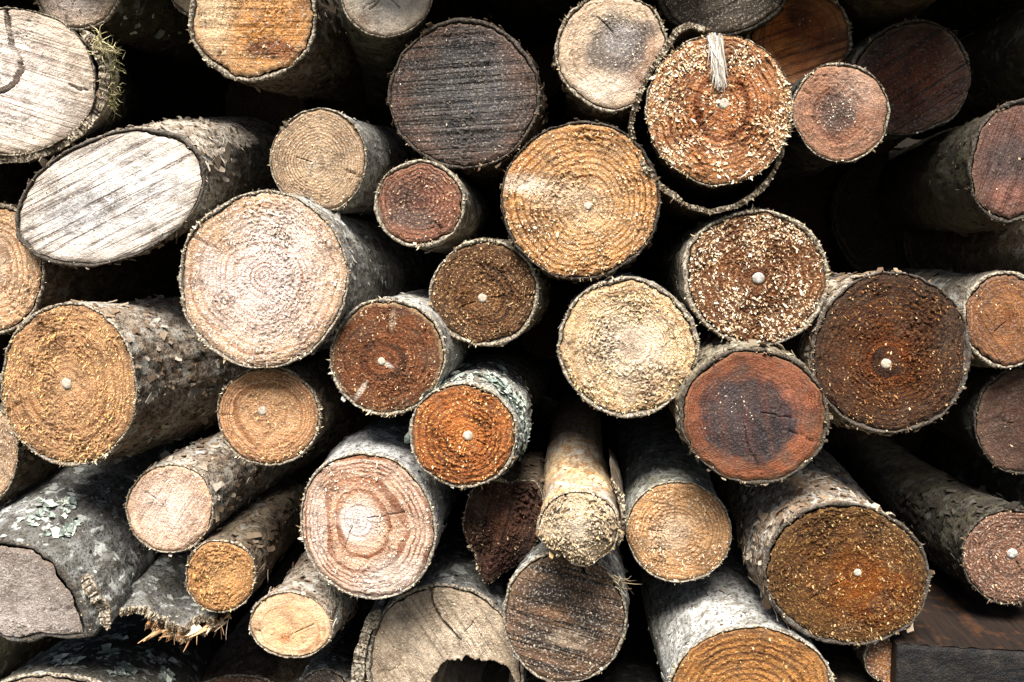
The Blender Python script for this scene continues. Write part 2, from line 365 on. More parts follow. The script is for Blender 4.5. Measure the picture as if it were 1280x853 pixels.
def build_log(label, cx, cy, rx, ry, tilt=0, Y=1.1, L=1.0, vp=None, normal=None, pith=None, bark='scaly', bt=.055,
              col=((205, 170, 125),), late=None, ring=.5, rings=11, saw=.2, sawdir=None, sawfreq=1., csaw=(70, 56, 44),
              pit=.35, cpit=(92, 66, 42), spk=.3, cspk=(232, 220, 200), fuzz=.4, chips=.5, chipcol=None, rough=.72,
              blobs=(), cracks=(), holes=(), pithr=0, pithgrey=False, spl=1., outline=None, rimdark=False, edge=.35, cedge=(110, 88, 64),
              flake=1., lich=0, dome=0., wobble=.021, name='log', res=1., group='logs stacked in the wood pile', cat='log', face=True, blobn=1,
              chipat=(), chipmid=.78, chipsize=.9, grime=.55, checks=2, sat=.95, taper=0., barkover=None, facename='end_grain'):
    NF[0] += 1; seed = NF[0]
    r = np.random.default_rng(1000 + seed)
    vpx, vpy = vp or (VPX, VPY)
    axis = ray(vpx, vpy); axis /= np.linalg.norm(axis)
    n = -axis if normal is None else np.array(normal, float); n /= np.linalg.norm(n)
    O = at(np.array(cx, float), np.array(cy, float), Y)
    X = np.cross([0, 0, 1], n); X /= np.linalg.norm(X); Z = n; Yv = np.cross(Z, X)
    B = np.stack([X, Yv, Z], 1)                       # columns: local axes in the world
    def loc2(px, py):
        w_ = on_plane(np.asarray(px, float), np.asarray(py, float), O, n); return ((w_ - O) @ B)[..., :2]
    al = axis @ B                                     # log axis in local coordinates (points backwards, -z)
    rp = .5 * (rx + ry)
    K = int(np.clip(2.3 * rp * res, 48, 260))
    th = np.linspace(0, 2 * np.pi, K, endpoint=False)
    ct = np.stack([np.cos(th), np.sin(th), np.zeros(K)], -1)
    wob = 1 + wobble * fbm(ct * 1.3 + seed * 3.7, 2, seed) * 2.2 + .011 * fbm(ct * 8 + seed, 3, seed + 3)
    if outline is None:
        tt = math.radians(tilt)
        ex, ey = rx * np.cos(th) * wob, ry * np.sin(th) * wob
        px = cx + ex * math.cos(tt) - ey * math.sin(tt); py = cy - (ex * math.sin(tt) + ey * math.cos(tt))
    else:                                             # closed outline given by points, resampled by angle round the centre
        q = np.array(outline, float); qa = np.arctan2(-(q[:, 1] - cy), q[:, 0] - cx) % (2 * np.pi)
        o_ = np.argsort(qa); q = q[o_]; qa = qa[o_]; qr = np.hypot(q[:, 0] - cx, q[:, 1] - cy)
        rad = np.interp(th, np.concatenate([qa - 2 * np.pi, qa, qa + 2 * np.pi]), np.tile(qr, 3)) * (1 + (wob - 1) * .7)
        px = cx + rad * np.cos(th); py = cy - rad * np.sin(th)
    out = loc2(px, py)                                # outer bark outline, local metres
    m_px = np.mean(np.hypot(out[:, 0], out[:, 1])) / rp   # metres per photograph pixel here
    Rm = m_px * rp
    M4 = Matrix([[B[0, 0], B[0, 1], B[0, 2], O[0]], [B[1, 0], B[1, 1], B[1, 2], O[1]], [B[2, 0], B[2, 1], B[2, 2], O[2]], [0, 0, 0, 1]])
    root = thing(name, label, cat, M4, group)
    bt = bt if bt < .025 else bt * 1.0 + .004
    btv = bt * np.clip(1 + 1.1 * fbm(ct * 2.1 + seed * 1.1, 3, seed + 8) + .35 * fbm(ct * 14 + seed, 2, seed + 18), .3, 2.2)
    wood = out * (1 - btv)[:, None]
    p0 = loc2(*pith) if pith else np.array([r.uniform(-.1, .1), r.uniform(-.1, .1)]) * Rm

    # ---- cut face
    cl = [S(c) for c in col]; cin, cmid, cout = (cl * 3)[:3] if len(cl) == 1 else (cl if len(cl) == 3 else (cl[0], cl[1], cl[1]))
    clate = S(late) if late else scale_col(cmid, .42)
    ca = math.radians(sawdir if sawdir is not None else float(r.uniform(-40, 60)))
    if face:
        Rn = int(np.clip(.85 * rp * res, 20, 96))
        t = (np.arange(1, Rn + 1) / Rn)
        x = p0[None, None, :] * (1 - t)[:, None, None] + wood[None] * t[:, None, None]     # Rn,K,2
        rr = np.repeat(t, K)
        xy = x.reshape(-1, 2)
        jit = r.normal(0, .18, xy.shape) * (Rm / Rn) * (rr[:, None] < .985)
        xy = xy + jit
        p3 = np.stack([xy[:, 0], xy[:, 1], np.zeros(len(xy))], 1)
        h = .0016 * fbm(p3 * 18 + seed, 2, seed) + .0008 * fbm(p3 * 90 + seed, 2, seed + 1)
        near = np.clip(rr / .4, .08, 1)
        fz = near * np.clip(.6 + 1.0 * fbm(p3 * 35 + seed * 2, 2, seed + 2), .15, 1.4)
        h += fuzz * fz * (.0040 * np.abs(fbm(p3 * 260, 2, seed + 4)) + .0028 * r.uniform(-1, 1, len(xy)) * (r.uniform(0, 1, len(xy)) > .45))
        rph = rr * rings + 1.9 * vnoise(np.stack([rr * 4.2, rr * 0 + seed * 3.1, rr * 0], 1), seed + 5) + .55 * fbm(p3 * 17 + seed, 2, seed + 6)
        rfr = rph - np.floor(rph)
        h -= ring * near * .00028 * np.clip(.6 + 1.5 * fbm(p3 * 20 + 3, 2, seed + 9), .1, 1.3) * np.exp(-((rfr - .86) / .13) ** 2)
        sv = -xy[:, 0] * math.sin(ca) + xy[:, 1] * math.cos(ca); su = xy[:, 0] * math.cos(ca) + xy[:, 1] * math.sin(ca)
        h += saw * .0011 * vnoise(np.stack([su * 8, sv * 190 * sawfreq, np.zeros(len(sv)) + seed], 1), seed + 7)
        h += dome * (1 - rr ** 2) - .0018 * np.clip((rr - .93) / .07, 0, 1) ** 2
        auto = []
        for _ in range(checks if res > .9 else 0):     # short drying checks along the radius
            a0 = r.uniform(0, 2 * np.pi); t0, t1 = (r.uniform(.08, .3), r.uniform(.4, .7)) if r.uniform() < .6 else (r.uniform(.6, .75), r.uniform(.9, 1.))
            kk = int(a0 / (2 * np.pi) * K) % K; tl = np.linspace(t0, t1, 6)
            auto.append((p0[None] * (1 - tl)[:, None] + wood[(kk + np.round(np.cumsum(r.normal(0, K * .003, 6))).astype(int)) % K] * tl[:, None], .6, .003))
        for (cp, cw, cd) in list(cracks) + auto:
            pts = cp if isinstance(cp, np.ndarray) else loc2(np.array([a for a, b in cp]), np.array([b for a, b in cp])); dmin = np.full(len(xy), 9.)
            for a, b in zip(pts[:-1], pts[1:]):
                ab = b - a; s_ = np.clip(((xy - a) @ ab) / (ab @ ab), 0, 1); dmin = np.minimum(dmin, np.hypot(*(xy - a - s_[:, None] * ab).T))
            wd = cw * m_px * (1 + .5 * fbm(p3 * 120, 2, seed + 31))
            h -= cd * np.clip(1.25 - dmin / wd, 0, 1) ** .6
        for (hx, hy, hrx, hry, hd) in holes:
            c0 = loc2(hx, hy); q = (xy - c0) / (np.array([hrx, hry]) * m_px)
            e = np.hypot(q[:, 0], q[:, 1]) + .32 * fbm(p3 * 60, 3, seed + 33)
            h -= hd * np.clip((1.1 - e) / .18, 0, 1)
        ver = np.concatenate([[[p0[0], p0[1], h[:K].mean()]], np.stack([xy[:, 0], xy[:, 1], h], 1)])
        tris = np.stack([np.zeros(K, int), 1 + np.arange(K), 1 + (np.arange(K) + 1) % K], -1)
        me = make_mesh(facename, ver, tris, grid_quads(Rn, K, off=1), {'rr': np.concatenate([[0], rr]), 'ph': np.concatenate([[rph[:K].mean()], rph])})
        bl = []
        for b in blobs:
            bx, by, brx, bry, brot, soft, bc, bs = b[:8]
            c0 = loc2(bx, by)
            bl.append((c0[0], c0[1], brx * m_px, bry * m_px, math.radians(brot), soft, S(bc), bs, blobn))
        g = dict(seed=seed * 1.0, rings=rings, cin=cin, cmid=cmid, cout=cout, clate=clate, ringf=ring, blobs=bl, sawdir=ca, sawf=saw, sawfreq=sawfreq,
                 csaw=S(csaw), pitf=pit, cpit=S(cpit), spk=spk, cspk=S(cspk), edgef=edge, cedge=S(cedge), fuzz=fuzz, rough=rough, sat=sat, grime=grime)
        fo = part(facename, me, wood_material('cut_wood_%02d' % seed, g), root)
        # ---- raised fibres left by the saw
        nch = int(chips * rp * rp * .21); over = 14 if chipat else 3
        if nch > 8:
            k = np.minimum((np.sqrt(r.uniform(0, 1, nch * over)) * Rn).astype(int), Rn - 1) * K + r.integers(0, K, nch * over)
            keep = (2.0 * fbm(p3[k] * 34 + 5, 3, seed + 11) + .55 * np.cos(2 * np.pi * (rfr[k] - .38)) + r.uniform(-.6, .6, len(k)) + .5 * (rr[k] - .6)) > .0
            for (ax_, ay_, ar_) in chipat:            # chips gathered in one place
                c0 = loc2(ax_, ay_); keep &= np.hypot(*(xy[k] - c0).T) < ar_ * m_px * r.uniform(.5, 1.15, len(k))
            k = k[keep][:nch]; nc = len(k)
            pos = np.stack([xy[k, 0], xy[k, 1], h[k]], 1)
            lean = np.stack([r.normal(0, .8, nc), r.normal(-.35, .8, nc), r.uniform(.1, .8, nc)], 1)
            v, tr, rd = pyramids(pos, np.tile([0, 0, 1.], (nc, 1)), lean, r.lognormal(math.log(.0022 * chipsize), .5, nc), r.lognormal(math.log(.0015 * chipsize), .45, nc), seed)
            cc = [S(c) for c in (chipcol or ((col[0] if len(col) == 1 else col[1]), (215, 190, 150), (236, 224, 200)))]
            part('wood_fibres', make_mesh('wood_fibres', v, tr, None, {'rnd': rd}, False), fibre_material('fibre_%02d' % seed, *cc, mid=chipmid), root, 'stuff')
        if pithr:
            kk = 20; a = np.linspace(0, 2 * np.pi, kk, endpoint=False); rw = pithr * .88 * m_px * r.uniform(.92, 1.08, (3, kk))
            rows = [np.stack([p0[0] + np.cos(a) * rw[i] * f, p0[1] + np.sin(a) * rw[i] * f, np.full(kk, .0005 + hh)], -1) for i, (f, hh) in enumerate(((1, -.002), (.9, .0003), (.45, .0006)))]
            pv = np.concatenate(rows + [np.array([[p0[0], p0[1], .0008]])]); pv[:, 2] += r.normal(0, .00012, len(pv)) + h[:K].mean()
            tri = np.stack([2 * kk + np.arange(kk), 2 * kk + (np.arange(kk) + 1) % kk, np.full(kk, 3 * kk)], -1)
            part('pith', make_mesh('pith', pv, tri, grid_quads(3, kk)[:, ::-1], {'rnd': r.uniform(0, 1, len(pv))}), MAT_PITH_G if pithgrey else MAT_PITH, root)

    # ---- bark
    bk = dict(BARKS[bark]);
    if barkover: bk.update(barkover)
    fr = [(-.2, .010), (.12, .0055), (.34, .0006), (.8, .0), (1, .002)]   # front lip: (fraction through the bark, depth)
    nside = int(np.clip(46 * res, 14, 60)); dside = .004 + (L - .004) * (np.linspace(0, 1, nside) ** 2.1)
    rowsf = np.array([(f, d) for f, d in fr] + [(1, d) for d in dside])
    s = (1 - btv)[None] + btv[None] * rowsf[:, :1]                       # R,K scale of outline
    dep = np.repeat(rowsf[:, 1:], K, 1)
    dep[:5] += (.0016 * fbm(ct * 7 + seed * 2, 3, seed + 40))[None] * np.array([.2, .5, 1, 1, 1])[:, None]
    circ = np.arange(K) / K * 2 * np.pi * Rm
    R_ = len(rowsf); uu = np.repeat(circ[None], R_, 0).ravel(); dv = dep.ravel()
    cyl = np.stack([np.cos(np.repeat(th[None], R_, 0).ravel()) * Rm, np.sin(np.repeat(th[None], R_, 0).ravel()) * Rm, dv], 1)
    hb = bk['amp'] * (fbm(cyl * 55 + seed, 3, seed + 50) * 1.2 + .5 * fbm(cyl * 190 + seed, 2, seed + 51)) + .004 * fbm(cyl * 9 + seed * 2, 2, seed + 52) * np.clip(dv / .03, 0, 1)
    d1, db, rid = cells(cyl[:, 0] * bk['psize'][0] + cyl[:, 1] * bk['psize'][0] * .8 + .8 * fbm(cyl * 40, 2, 3), dv * bk['psize'][1] + cyl[:, 1] * 30 + .8 * fbm(cyl * 40 + 9, 2, 4), seed)
    crack = np.clip(1 - db / .12, 0, 1)
    hb += bk['plates'] * (rid - .4 - crack * .9)
    sidew = np.concatenate([np.zeros(2), [.15, .4, .7], np.ones(nside)]); hb = hb * np.repeat(sidew, K)
    base2 = np.tile(out, (R_, 1)) * s.reshape(-1, 1)
    rad_dir = np.tile(out / np.linalg.norm(out, axis=1, keepdims=True), (R_, 1))
    tap = 1 - taper * dv
    bend = .012 * np.stack([fbm(np.stack([dv * 3, dv * 0 + seed, dv * 0], 1), 1, 61), fbm(np.stack([dv * 3, dv * 0 + seed, dv * 0], 1), 1, 62)], 1) * np.clip(dv / .1, 0, 1)[:, None]
    pos2 = base2 * tap[:, None] + rad_dir * hb[:, None] + bend
    v = np.concatenate([pos2, np.zeros((len(pos2), 1))], 1) + al[None] * dv[:, None]
    me = make_mesh('bark', v, None, grid_quads(R_, K)[:, ::-1], {'dd': dv, 'plate': rid, 'crack': crack, 'ff': np.repeat(np.clip(rowsf[:, 0], 0, 1), K)})
    rm = RIM_D if rimdark else RIM
    part('bark', me, bark_material('bark_%02d' % seed, dict(bk, seed=seed * 1., rima=rm[0], rimb=rm[1])), root)

    # ---- loose flakes of bark near the cut
    def side_points(nn, dmax, dmin=.004):
        k = r.integers(0, K, nn); d = dmin + (dmax - dmin) * r.uniform(0, 1, nn) ** 1.3
        i = 5 + np.clip(np.searchsorted(dside, d), 0, nside - 1)
        return v[i * K + k], np.concatenate([rad_dir[k], np.zeros((nn, 1))], 1)
    nfl = int(bk['nfl'] * flake * (rp / 80) * min(1, res))
    if nfl > 5:
        pos, nr = side_points(nfl, .22)
        nr = nr - (nr @ al)[:, None] * al; nr /= np.linalg.norm(nr, axis=1, keepdims=True)
        tn = np.tile(-al, (nfl, 1)) * r.choice([-1, 1], (nfl, 1)) + np.cross(nr, al) * r.normal(0, .9, (nfl, 1)) + r.normal(0, .15, (nfl, 3)); tn -= (tn * nr).sum(1)[:, None] * nr
        tn /= np.linalg.norm(tn, axis=1, keepdims=True)
        sz = r.lognormal(math.log(bk['fsize']), .35, nfl)
        fv, fq, rd = flakes(pos, nr, tn, sz, sz * r.uniform(.05, .45, nfl), seed)
        part('bark_flakes', make_mesh('bark_flakes', fv, None, fq, {'rnd': rd}, False), fibre_material('flake_%02d' % seed, scale_col(bk['cc'], .8), bk['ca'], bk['cb']), root, 'stuff')
    # ---- torn fibres round the rim
    ns = int(spl * rp * 2.6)
    if ns > 4:
        k = r.integers(0, K, ns); row = r.choice([2, 3, 4, 5], ns); pos = v[row * K + k]
        clump = fbm(ct[k] * 4 + seed * 9, 3, seed + 70)
        kp = clump + r.uniform(-.25, .25, ns) > .0; k, row, pos, clump = k[kp], row[kp], pos[kp], clump[kp]; ns = len(k)
        rd3 = np.concatenate([rad_dir[k], np.zeros((ns, 1))], 1)
        lean = rd3 * r.uniform(-.1, 1, (ns, 1)) + np.array([0, 0, 1.]) * r.uniform(0, .9, (ns, 1)) + r.normal(0, .5, (ns, 3))
        ln = r.lognormal(math.log(.0026), .42, ns) * np.clip(.75 + 1.4 * clump, .4, 1.9)
        fv, ft, rd = pyramids(pos, rd3, lean, ln, r.lognormal(math.log(.0020), .4, ns), seed + 500)
        part('splinters', make_mesh('splinters', fv, ft, None, {'rnd': rd}, False), MAT_SPL_D if rimdark else MAT_SPL, root, 'stuff')
    if lich:
        nl = int(lich); pos, nr = side_points(nl * 3, .16)
        keep = fbm(pos * 28 + seed, 2, seed + 77) > .05; pos, nr = pos[keep][:nl], nr[keep][:nl]
        fv, ft, rd = rosettes(pos, nr, r.lognormal(math.log(.005), .4, len(pos)), seed)
        part('lichen', make_mesh('lichen', fv, ft, None, {'rnd': rd}, False), MAT_LICHEN, root, 'stuff')
    info = dict(root=root, loc2=loc2, O=O, B=B, al=al, mpx=m_px, Rm=Rm, seed=seed, v=v, K=K, rad=rad_dir, n=n)
    return info

def bark_sheet(info, pts, thick_px, L, mat, name='loose_bark', d0=0., jag=.004, rough=.0020, slope=None, parent=None, res=90):
    """a curved sheet of bark: a polyline on the cut plane, with thickness, running back along the log"""
    lo = info['loc2']; q = lo(np.array([p[0] for p in pts], float), np.array([p[1] for p in pts], float))
    # smooth resample (Catmull-Rom like by arc length)
    sl_ = np.concatenate([[0], np.cumsum(np.hypot(*np.diff(q, axis=0).T))]); N = res
    u = np.linspace(0, sl_[-1], N)
    c = np.stack([np.interp(u, sl_, q[:, 0]), np.interp(u, sl_, q[:, 1])], 1)
    for _ in range(6): c[1:-1] = (c[:-2] + 2 * c[1:-1] + c[2:]) / 4
    tg = np.gradient(c, axis=0); tg /= np.linalg.norm(tg, axis=1, keepdims=True); nr = np.stack([-tg[:, 1], tg[:, 0]], 1)
    sd = info['seed'] + 300 + len(pts)
    th_ = thick_px * info['mpx'] * (1 + .45 * fbm(np.stack([u * 60, u * 0, u * 0 + sd], 1), 2, sd)) * np.clip(np.minimum(np.arange(N), N - 1 - np.arange(N)) / 5 + .25, 0, 1)
    fj = .0009 * np.random.default_rng(sd).normal(0, 1, N) + jag * (.7 * fbm(np.stack([u * 35, u * 0, u * 0 + sd], 1), 3, sd + 1) + .25 * fbm(np.stack([u * 260, u * 0, u * 0 + sd], 1), 2, sd + 2))
    M = 26; dd = (np.linspace(0, 1, M) ** 1.7) * L
    al = info['al']; V = []; A = []
    for sgn in (1, -1):
        for i in range(M):
            d = d0 + dd[i] + fj * (1 - i / M)
            p3 = np.stack([c[:, 0] * 1., c[:, 1] * 1., np.full(N, d)], 1)
            off = sgn * th_ / 2 + rough * fbm(p3 * 55 + sgn, 4, sd + 3) + .003 * fbm(p3 * 14, 2, sd + 5) * min(1, dd[i] / .03)
            V.append(np.concatenate([c + nr * off[:, None], np.zeros((N, 1))], 1) + al[None] * d[:, None]); A.append(d - d0 - fj)
    V = np.concatenate(V); A = np.concatenate(A)
    q1 = grid_quads(M, N, wrap=False); q2 = grid_quads(M, N, wrap=False, off=M * N)[:, ::-1]
    k = np.arange(N - 1); o = M * N
    front = np.stack([k, k + 1, o + k + 1, o + k], -1); i = np.arange(M - 1) * N
    e0 = np.stack([i, o + i, o + i + N, i + N], -1); e1 = np.stack([i + N - 1, i + 2 * N - 1, o + i + 2 * N - 1, o + i + N - 1], -1)
    me = make_mesh(name, V, None, np.concatenate([q1, q2, front, e0, e1]), {'dd': np.maximum(A, 0) * .5, 'plate': np.abs(vnoise(V * 80, sd)) * .6, 'crack': np.clip(fbm(V * 120, 2, sd), 0, 1), 'ff': np.full(len(V), .6)}, False)
    ob = part(name, me, mat, parent or info['root'])
    r = np.random.default_rng(sd); ne = int(N * 3.2); kk = r.integers(0, N, ne); mixv = r.uniform(0, 1, (ne, 1))
    pe = V[kk] * mixv + V[o + kk] * (1 - mixv)
    ln_ = np.tile(-al, (ne, 1)) * r.uniform(.1, 1, (ne, 1)) + r.normal(0, .6, (ne, 3))
    fv, ft, rd = pyramids(pe, np.tile(-al, (ne, 1)), ln_, r.lognormal(math.log(.0026), .5, ne), r.lognormal(math.log(.0019), .4, ne), sd)
    part('crumbs', make_mesh('crumbs', fv, ft, None, {'rnd': rd}, False), MAT_SPL_D, ob, 'stuff')
    return ob, V[:N], V[o:o + N]

def sheet_mat(name, kind, seed, rim=RIM):
    return bark_material(name, dict(BARKS[kind], seed=seed, rima=rim[0], rimb=rim[1]))

def frame(label, cat, name, cx, cy, Y, vp, group=None):
    NF[0] += 1
    axis = ray(*vp); axis /= np.linalg.norm(axis); n = -axis
    O = at(np.array(cx, float), np.array(cy, float), Y)
    X = np.cross([0, 0, 1], n); X /= np.linalg.norm(X); Yv = np.cross(n, X); B = np.stack([X, Yv, n], 1)
    def loc2(px, py):
        return ((on_plane(np.asarray(px, float), np.asarray(py, float), O, n) - O) @ B)[..., :2]
    M4 = Matrix([[B[i, 0], B[i, 1], B[i, 2], O[i]] for i in range(3)] + [[0, 0, 0, 1]])
    a, b = loc2(cx, cy), loc2(cx + 10, cy)
    return dict(root=thing(name, label, cat, M4, group), loc2=loc2, O=O, B=B, al=axis @ B, mpx=float(np.hypot(*(b - a))) / 10, seed=NF[0], n=n)

# ------------------------------------------------------------------ the setting: ground before the pile, added light-blocking panel behind it
def struct(name, me, mat):
    o = part(name, me, mat, None, 'structure'); return o
gm = NT('earth'); gp = gm.obj(); gn = gm.noise(gp, 3, 6, .65); gf = gm.noise(gp, 40, 4, .7)
gm.bump(gf, .02)
earth = gm.done(gm.mix(gf, gm.mix(gn, S(52, 46, 36), S(78, 68, 52)), S(60, 60, 40)), .95, .1)
gv = np.array([[x, y, 0] for y in np.linspace(-30, 30, 61) for x in np.linspace(-30, 30, 61)], float)
gv[:, 2] = .02 * fbm(gv * .8, 3, 5)
struct('ground', make_mesh('ground', gv, None, grid_quads(61, 61, wrap=False)[:, ::-1]), earth)
bm_ = NT('light_block_dark'); bp = bm_.obj(); bn = bm_.noise(bm_.mapping(bp, scale=(30, 30, 1.5)), 1, 4, .6)
block_mat = bm_.done(bm_.mix(bn, S(30, 27, 24), S(58, 50, 42)), .9, .1)
wv = np.array([(x, y, z) for y in (2.3, 2.36) for z in (-.05, 2.6) for x in (-2.6, 2.6)], float)  # unseen panel, added to keep light from leaking in behind the logs
struct('added_light_block', make_mesh('added_light_block', wv, None, np.array([[0, 1, 3, 2], [4, 6, 7, 5], [0, 4, 5, 1], [2, 3, 7, 6], [0, 2, 6, 4], [1, 5, 7, 3]])), block_mat)

# ------------------------------------------------------------------ the logs, row by row from the top left
P = {}
W3 = ((200, 180, 150), (225, 210, 185), (244, 238, 228))     # pale chips
P['split'] = build_log('big pale sawn log with a jagged dark crack, moss on its loose bark', 8, 101, 112, 94, 0, Y=1.05, L=.6, vp=(330, 170), normal=(0, -1, -.07), bark='mossy', bt=.02,
    col=((222, 206, 192), (216, 202, 188), (204, 186, 164)), late=(150, 128, 108), ring=.2, rings=9, saw=.55, sawdir=-17, csaw=(140, 112, 90), pit=.2, spk=.3, fuzz=.25, checks=0, grime=.2, chips=.02,
    cracks=[([(8, 14), (11, 36), (13, 52), (16, 60), (24, 74), (27, 88), (20, 102), (9, 112), (-10, 118)], 2.1, .04), ([(86, 106), (98, 112), (112, 112)], .9, .006)],
    blobs=[(100, 150, 70, 22, -35, .5, (140, 132, 126), .5), (20, 130, 60, 40, 0, .5, (236, 224, 216), .5)], flake=.4, spl=.3, pith=(-30, 80), res=1.4)
P['topleft'] = build_log('pale log end cut off by the top edge, dark mossy bark, above the cracked log', 97, -14, 54, 52, 0, Y=1.13, vp=(760, 190), bark='mossy', pith=(95, -10),
    col=((222, 204, 190), (216, 196, 180), (196, 170, 140)), ring=.25, rings=8, pit=.6, cpit=(128, 92, 66), fuzz=.5, chips=.35, chipcol=W3, lich=30)
P['sliver'] = build_log('sliver of a pale log end behind the resin-stained log at the top', 250, -16, 40, 41, 0, Y=1.19, bark='brown',
    col=((206, 180, 146),), ring=.4, fuzz=.6, chips=.5, bt=.08)
P['resin'] = build_log('tan log end with an amber resin stain and thick brown bark, top left', 315, 22, 82, 82, 0, Y=1.07, vp=(735, 190), bark='brown', bt=.09, pith=(300, 5),
    sat=1.0, col=((214, 172, 118), (206, 160, 102), (190, 146, 94)), late=(164, 112, 56), ring=.35, rings=9, saw=.5, sawdir=-3, sawfreq=.8, csaw=(150, 92, 38), pit=.3, fuzz=.35, chips=.12,
    blobs=[(338, 40, 52, 40, 0, .45, (200, 130, 46), .7), (345, 62, 36, 12, -5, .5, (112, 56, 12), .95), (265, 20, 24, 46, 0, .5, (226, 204, 166), .6)], spl=1.2, flake=.7)
P['downhill'] = build_log('pale smooth log end at the top edge with dark smooth bark sloping down', 483, -9, 58, 57, 0, Y=1.08, L=.5, vp=(478, 330), bark='dark', bt=.04, pith=(482, -6),
    col=((206, 196, 180), (200, 188, 170), (182, 164, 140)), ring=.12, saw=.1, pit=.25, fuzz=.15, chips=.05, spl=.4, flake=.2, cracks=[([(480, -8), (470, 6), (462, 12)], .9, .004), ([(482, -8), (500, 10)], .8, .004)],
    blobs=[(455, 26, 8, 8, 0, .5, (120, 96, 72), .8)], barkover=dict(ca=S(84, 82, 70), cb=S(112, 106, 90), plates=.0004, amp=.0012))
P['blackface'] = build_log('large blackened log end with horizontal saw marks, red-brown edge', 580, 118, 94, 95, 0, Y=1.09, bark='brown', rimdark=True, bt=.045, pith=(575, 110),
    col=((80, 76, 73), (62, 51, 43), (86, 60, 44)), late=(40, 32, 28), ring=.3, rings=8, saw=1., sawdir=3, sawfreq=.9, csaw=(20, 18, 17), pit=.5, cpit=(30, 24, 20), spk=.12, fuzz=.5, checks=0, grime=.7, chips=.08, chipcol=((110, 88, 70), (150, 130, 108), (226, 220, 208)),
    blobs=[(585, 120, 58, 62, 0, .5, (84, 80, 78), .9), (585, 60, 42, 12, 5, .4, (40, 38, 40), .8)], edge=.3, cedge=(70, 50, 40), spl=.9, rough=.6)
P['greyheart'] = build_log('buff log end with a grey speckled heart, top middle', 765, 64, 72, 74, 0, Y=1.07, bark='brown', pith=(772, 46), bt=.055,
    col=((196, 174, 146), (200, 174, 142), (192, 164, 132)), late=(140, 108, 78), ring=.3, rings=12, saw=.12, sawdir=30, pit=.25, fuzz=.35, chips=.10, chipat=[(774, 48, 34)], chipcol=W3,
    blobs=[(806, 78, 36, 40, 30, .5, (132, 88, 58), .7), (772, 52, 37, 40, 0, .25, (86, 80, 78), .9), (815, 35, 14, 10, 0, .5, (80, 70, 64), .7), (750, 110, 40, 18, 0, .5, (216, 200, 180), .6), (776, 46, 20, 22, 0, .4, (170, 164, 160), .55)])
P['greyoblique'] = build_log('dim grey log with a weathered slanting cut, top edge beside the fuzzy log', 905, -14, 84, 60, 8, Y=1.17, vp=(800, 160), bark='mossy', bt=.07,
    col=((116, 106, 92), (110, 98, 82), (84, 74, 60)), ring=.2, saw=.7, sawdir=25, sawfreq=.5, csaw=(58, 50, 42), pit=.4, fuzz=.2, chips=.05, rimdark=True, spl=.5)
P['amber'] = build_log('amber-brown log end with dark swirling grain, half hidden at the top', 1000, 48, 66, 64, 0, Y=1.23, bark='brown', bt=.06, pith=(985, 40),
    sat=1.0, col=((184, 106, 44), (190, 112, 50), (186, 130, 80)), late=(74, 36, 16), ring=.35, rings=5, saw=.9, sawdir=18, sawfreq=.45, csaw=(76, 36, 16), pit=.1, spk=.05, fuzz=.15, chips=.03, rough=.5,
    blobs=[(1020, 40, 34, 40, 20, .6, (96, 44, 16), .7), (1000, 15, 16, 14, 0, .5, (60, 40, 32), .7), (985, 60, 20, 12, 0, .6, (190, 124, 50), .6)])
P['fuzzy'] = build_log('sawdust-flecked orange log end with bark peeling away below it, upper right of centre', 899, 136, 93, 94, 0, Y=1.03, bark='brown', bt=.015, pith=(905, 130), pithr=8,
    sat=1.0, col=((196, 124, 66), (182, 118, 64), (184, 128, 76)), late=(120, 66, 30), ring=0.75, rings=9, pit=.6, cpit=(80, 46, 24), spk=.3, cspk=(226, 206, 176), fuzz=1.0, chipmid=.45, chipsize=1.2, chips=1.25, chipcol=((190, 140, 90), (218, 188, 146), (238, 226, 204)), spl=1.2, flake=.2,
    blobs=[(898, 76, 9, 36, 7, .25, (206, 196, 180), 1.), (868, 70, 16, 26, 10, .5, (150, 88, 48), .6)])
P['smallheart'] = build_log('small pinkish-brown log end with a dark fuzzy heart, beside the amber log', 1052, 141, 61, 63, 0, Y=1.10, bark='dark', bt=.05, pith=(1046, 144),
    col=((116, 80, 54), (142, 94, 62), (156, 110, 78)), late=(104, 62, 44), ring=.4, rings=10, pit=.3, fuzz=.4, chipsize=.7, chips=.10, chipat=[(1048, 140, 30)], chipcol=W3, spk=.14,
    blobs=[(1045, 142, 24, 25, 0, .3, (78, 60, 54), .85), (1075, 110, 30, 22, -40, .6, (204, 172, 148), .5)])
P['darkoval'] = build_log('wet dark chestnut oval log end, upper right', 1139, 98, 79, 70, 28, Y=1.19, bark='dark', rimdark=True, bt=.05,  # dark brown face with a lower roughness
    col=((96, 52, 30), (88, 48, 28), (58, 36, 25)), ring=.2, saw=.9, sawdir=33, sawfreq=.6, csaw=(30, 21, 18), pit=.3, cpit=(24, 18, 15), spk=.06, fuzz=.2, chips=.015, chipcol=((110, 80, 60), (150, 120, 90), (190, 170, 140)), sat=1.05, rough=.5, spl=.2)
P['cornerbark'] = build_log('dark mossy log at the right edge beside the wet oval log', 1380, 40, 78, 80, 0, Y=1.10, L=.7, vp=(800, 250), bark='mossy', spl=.2,
    col=((110, 84, 64),), flake=.5)
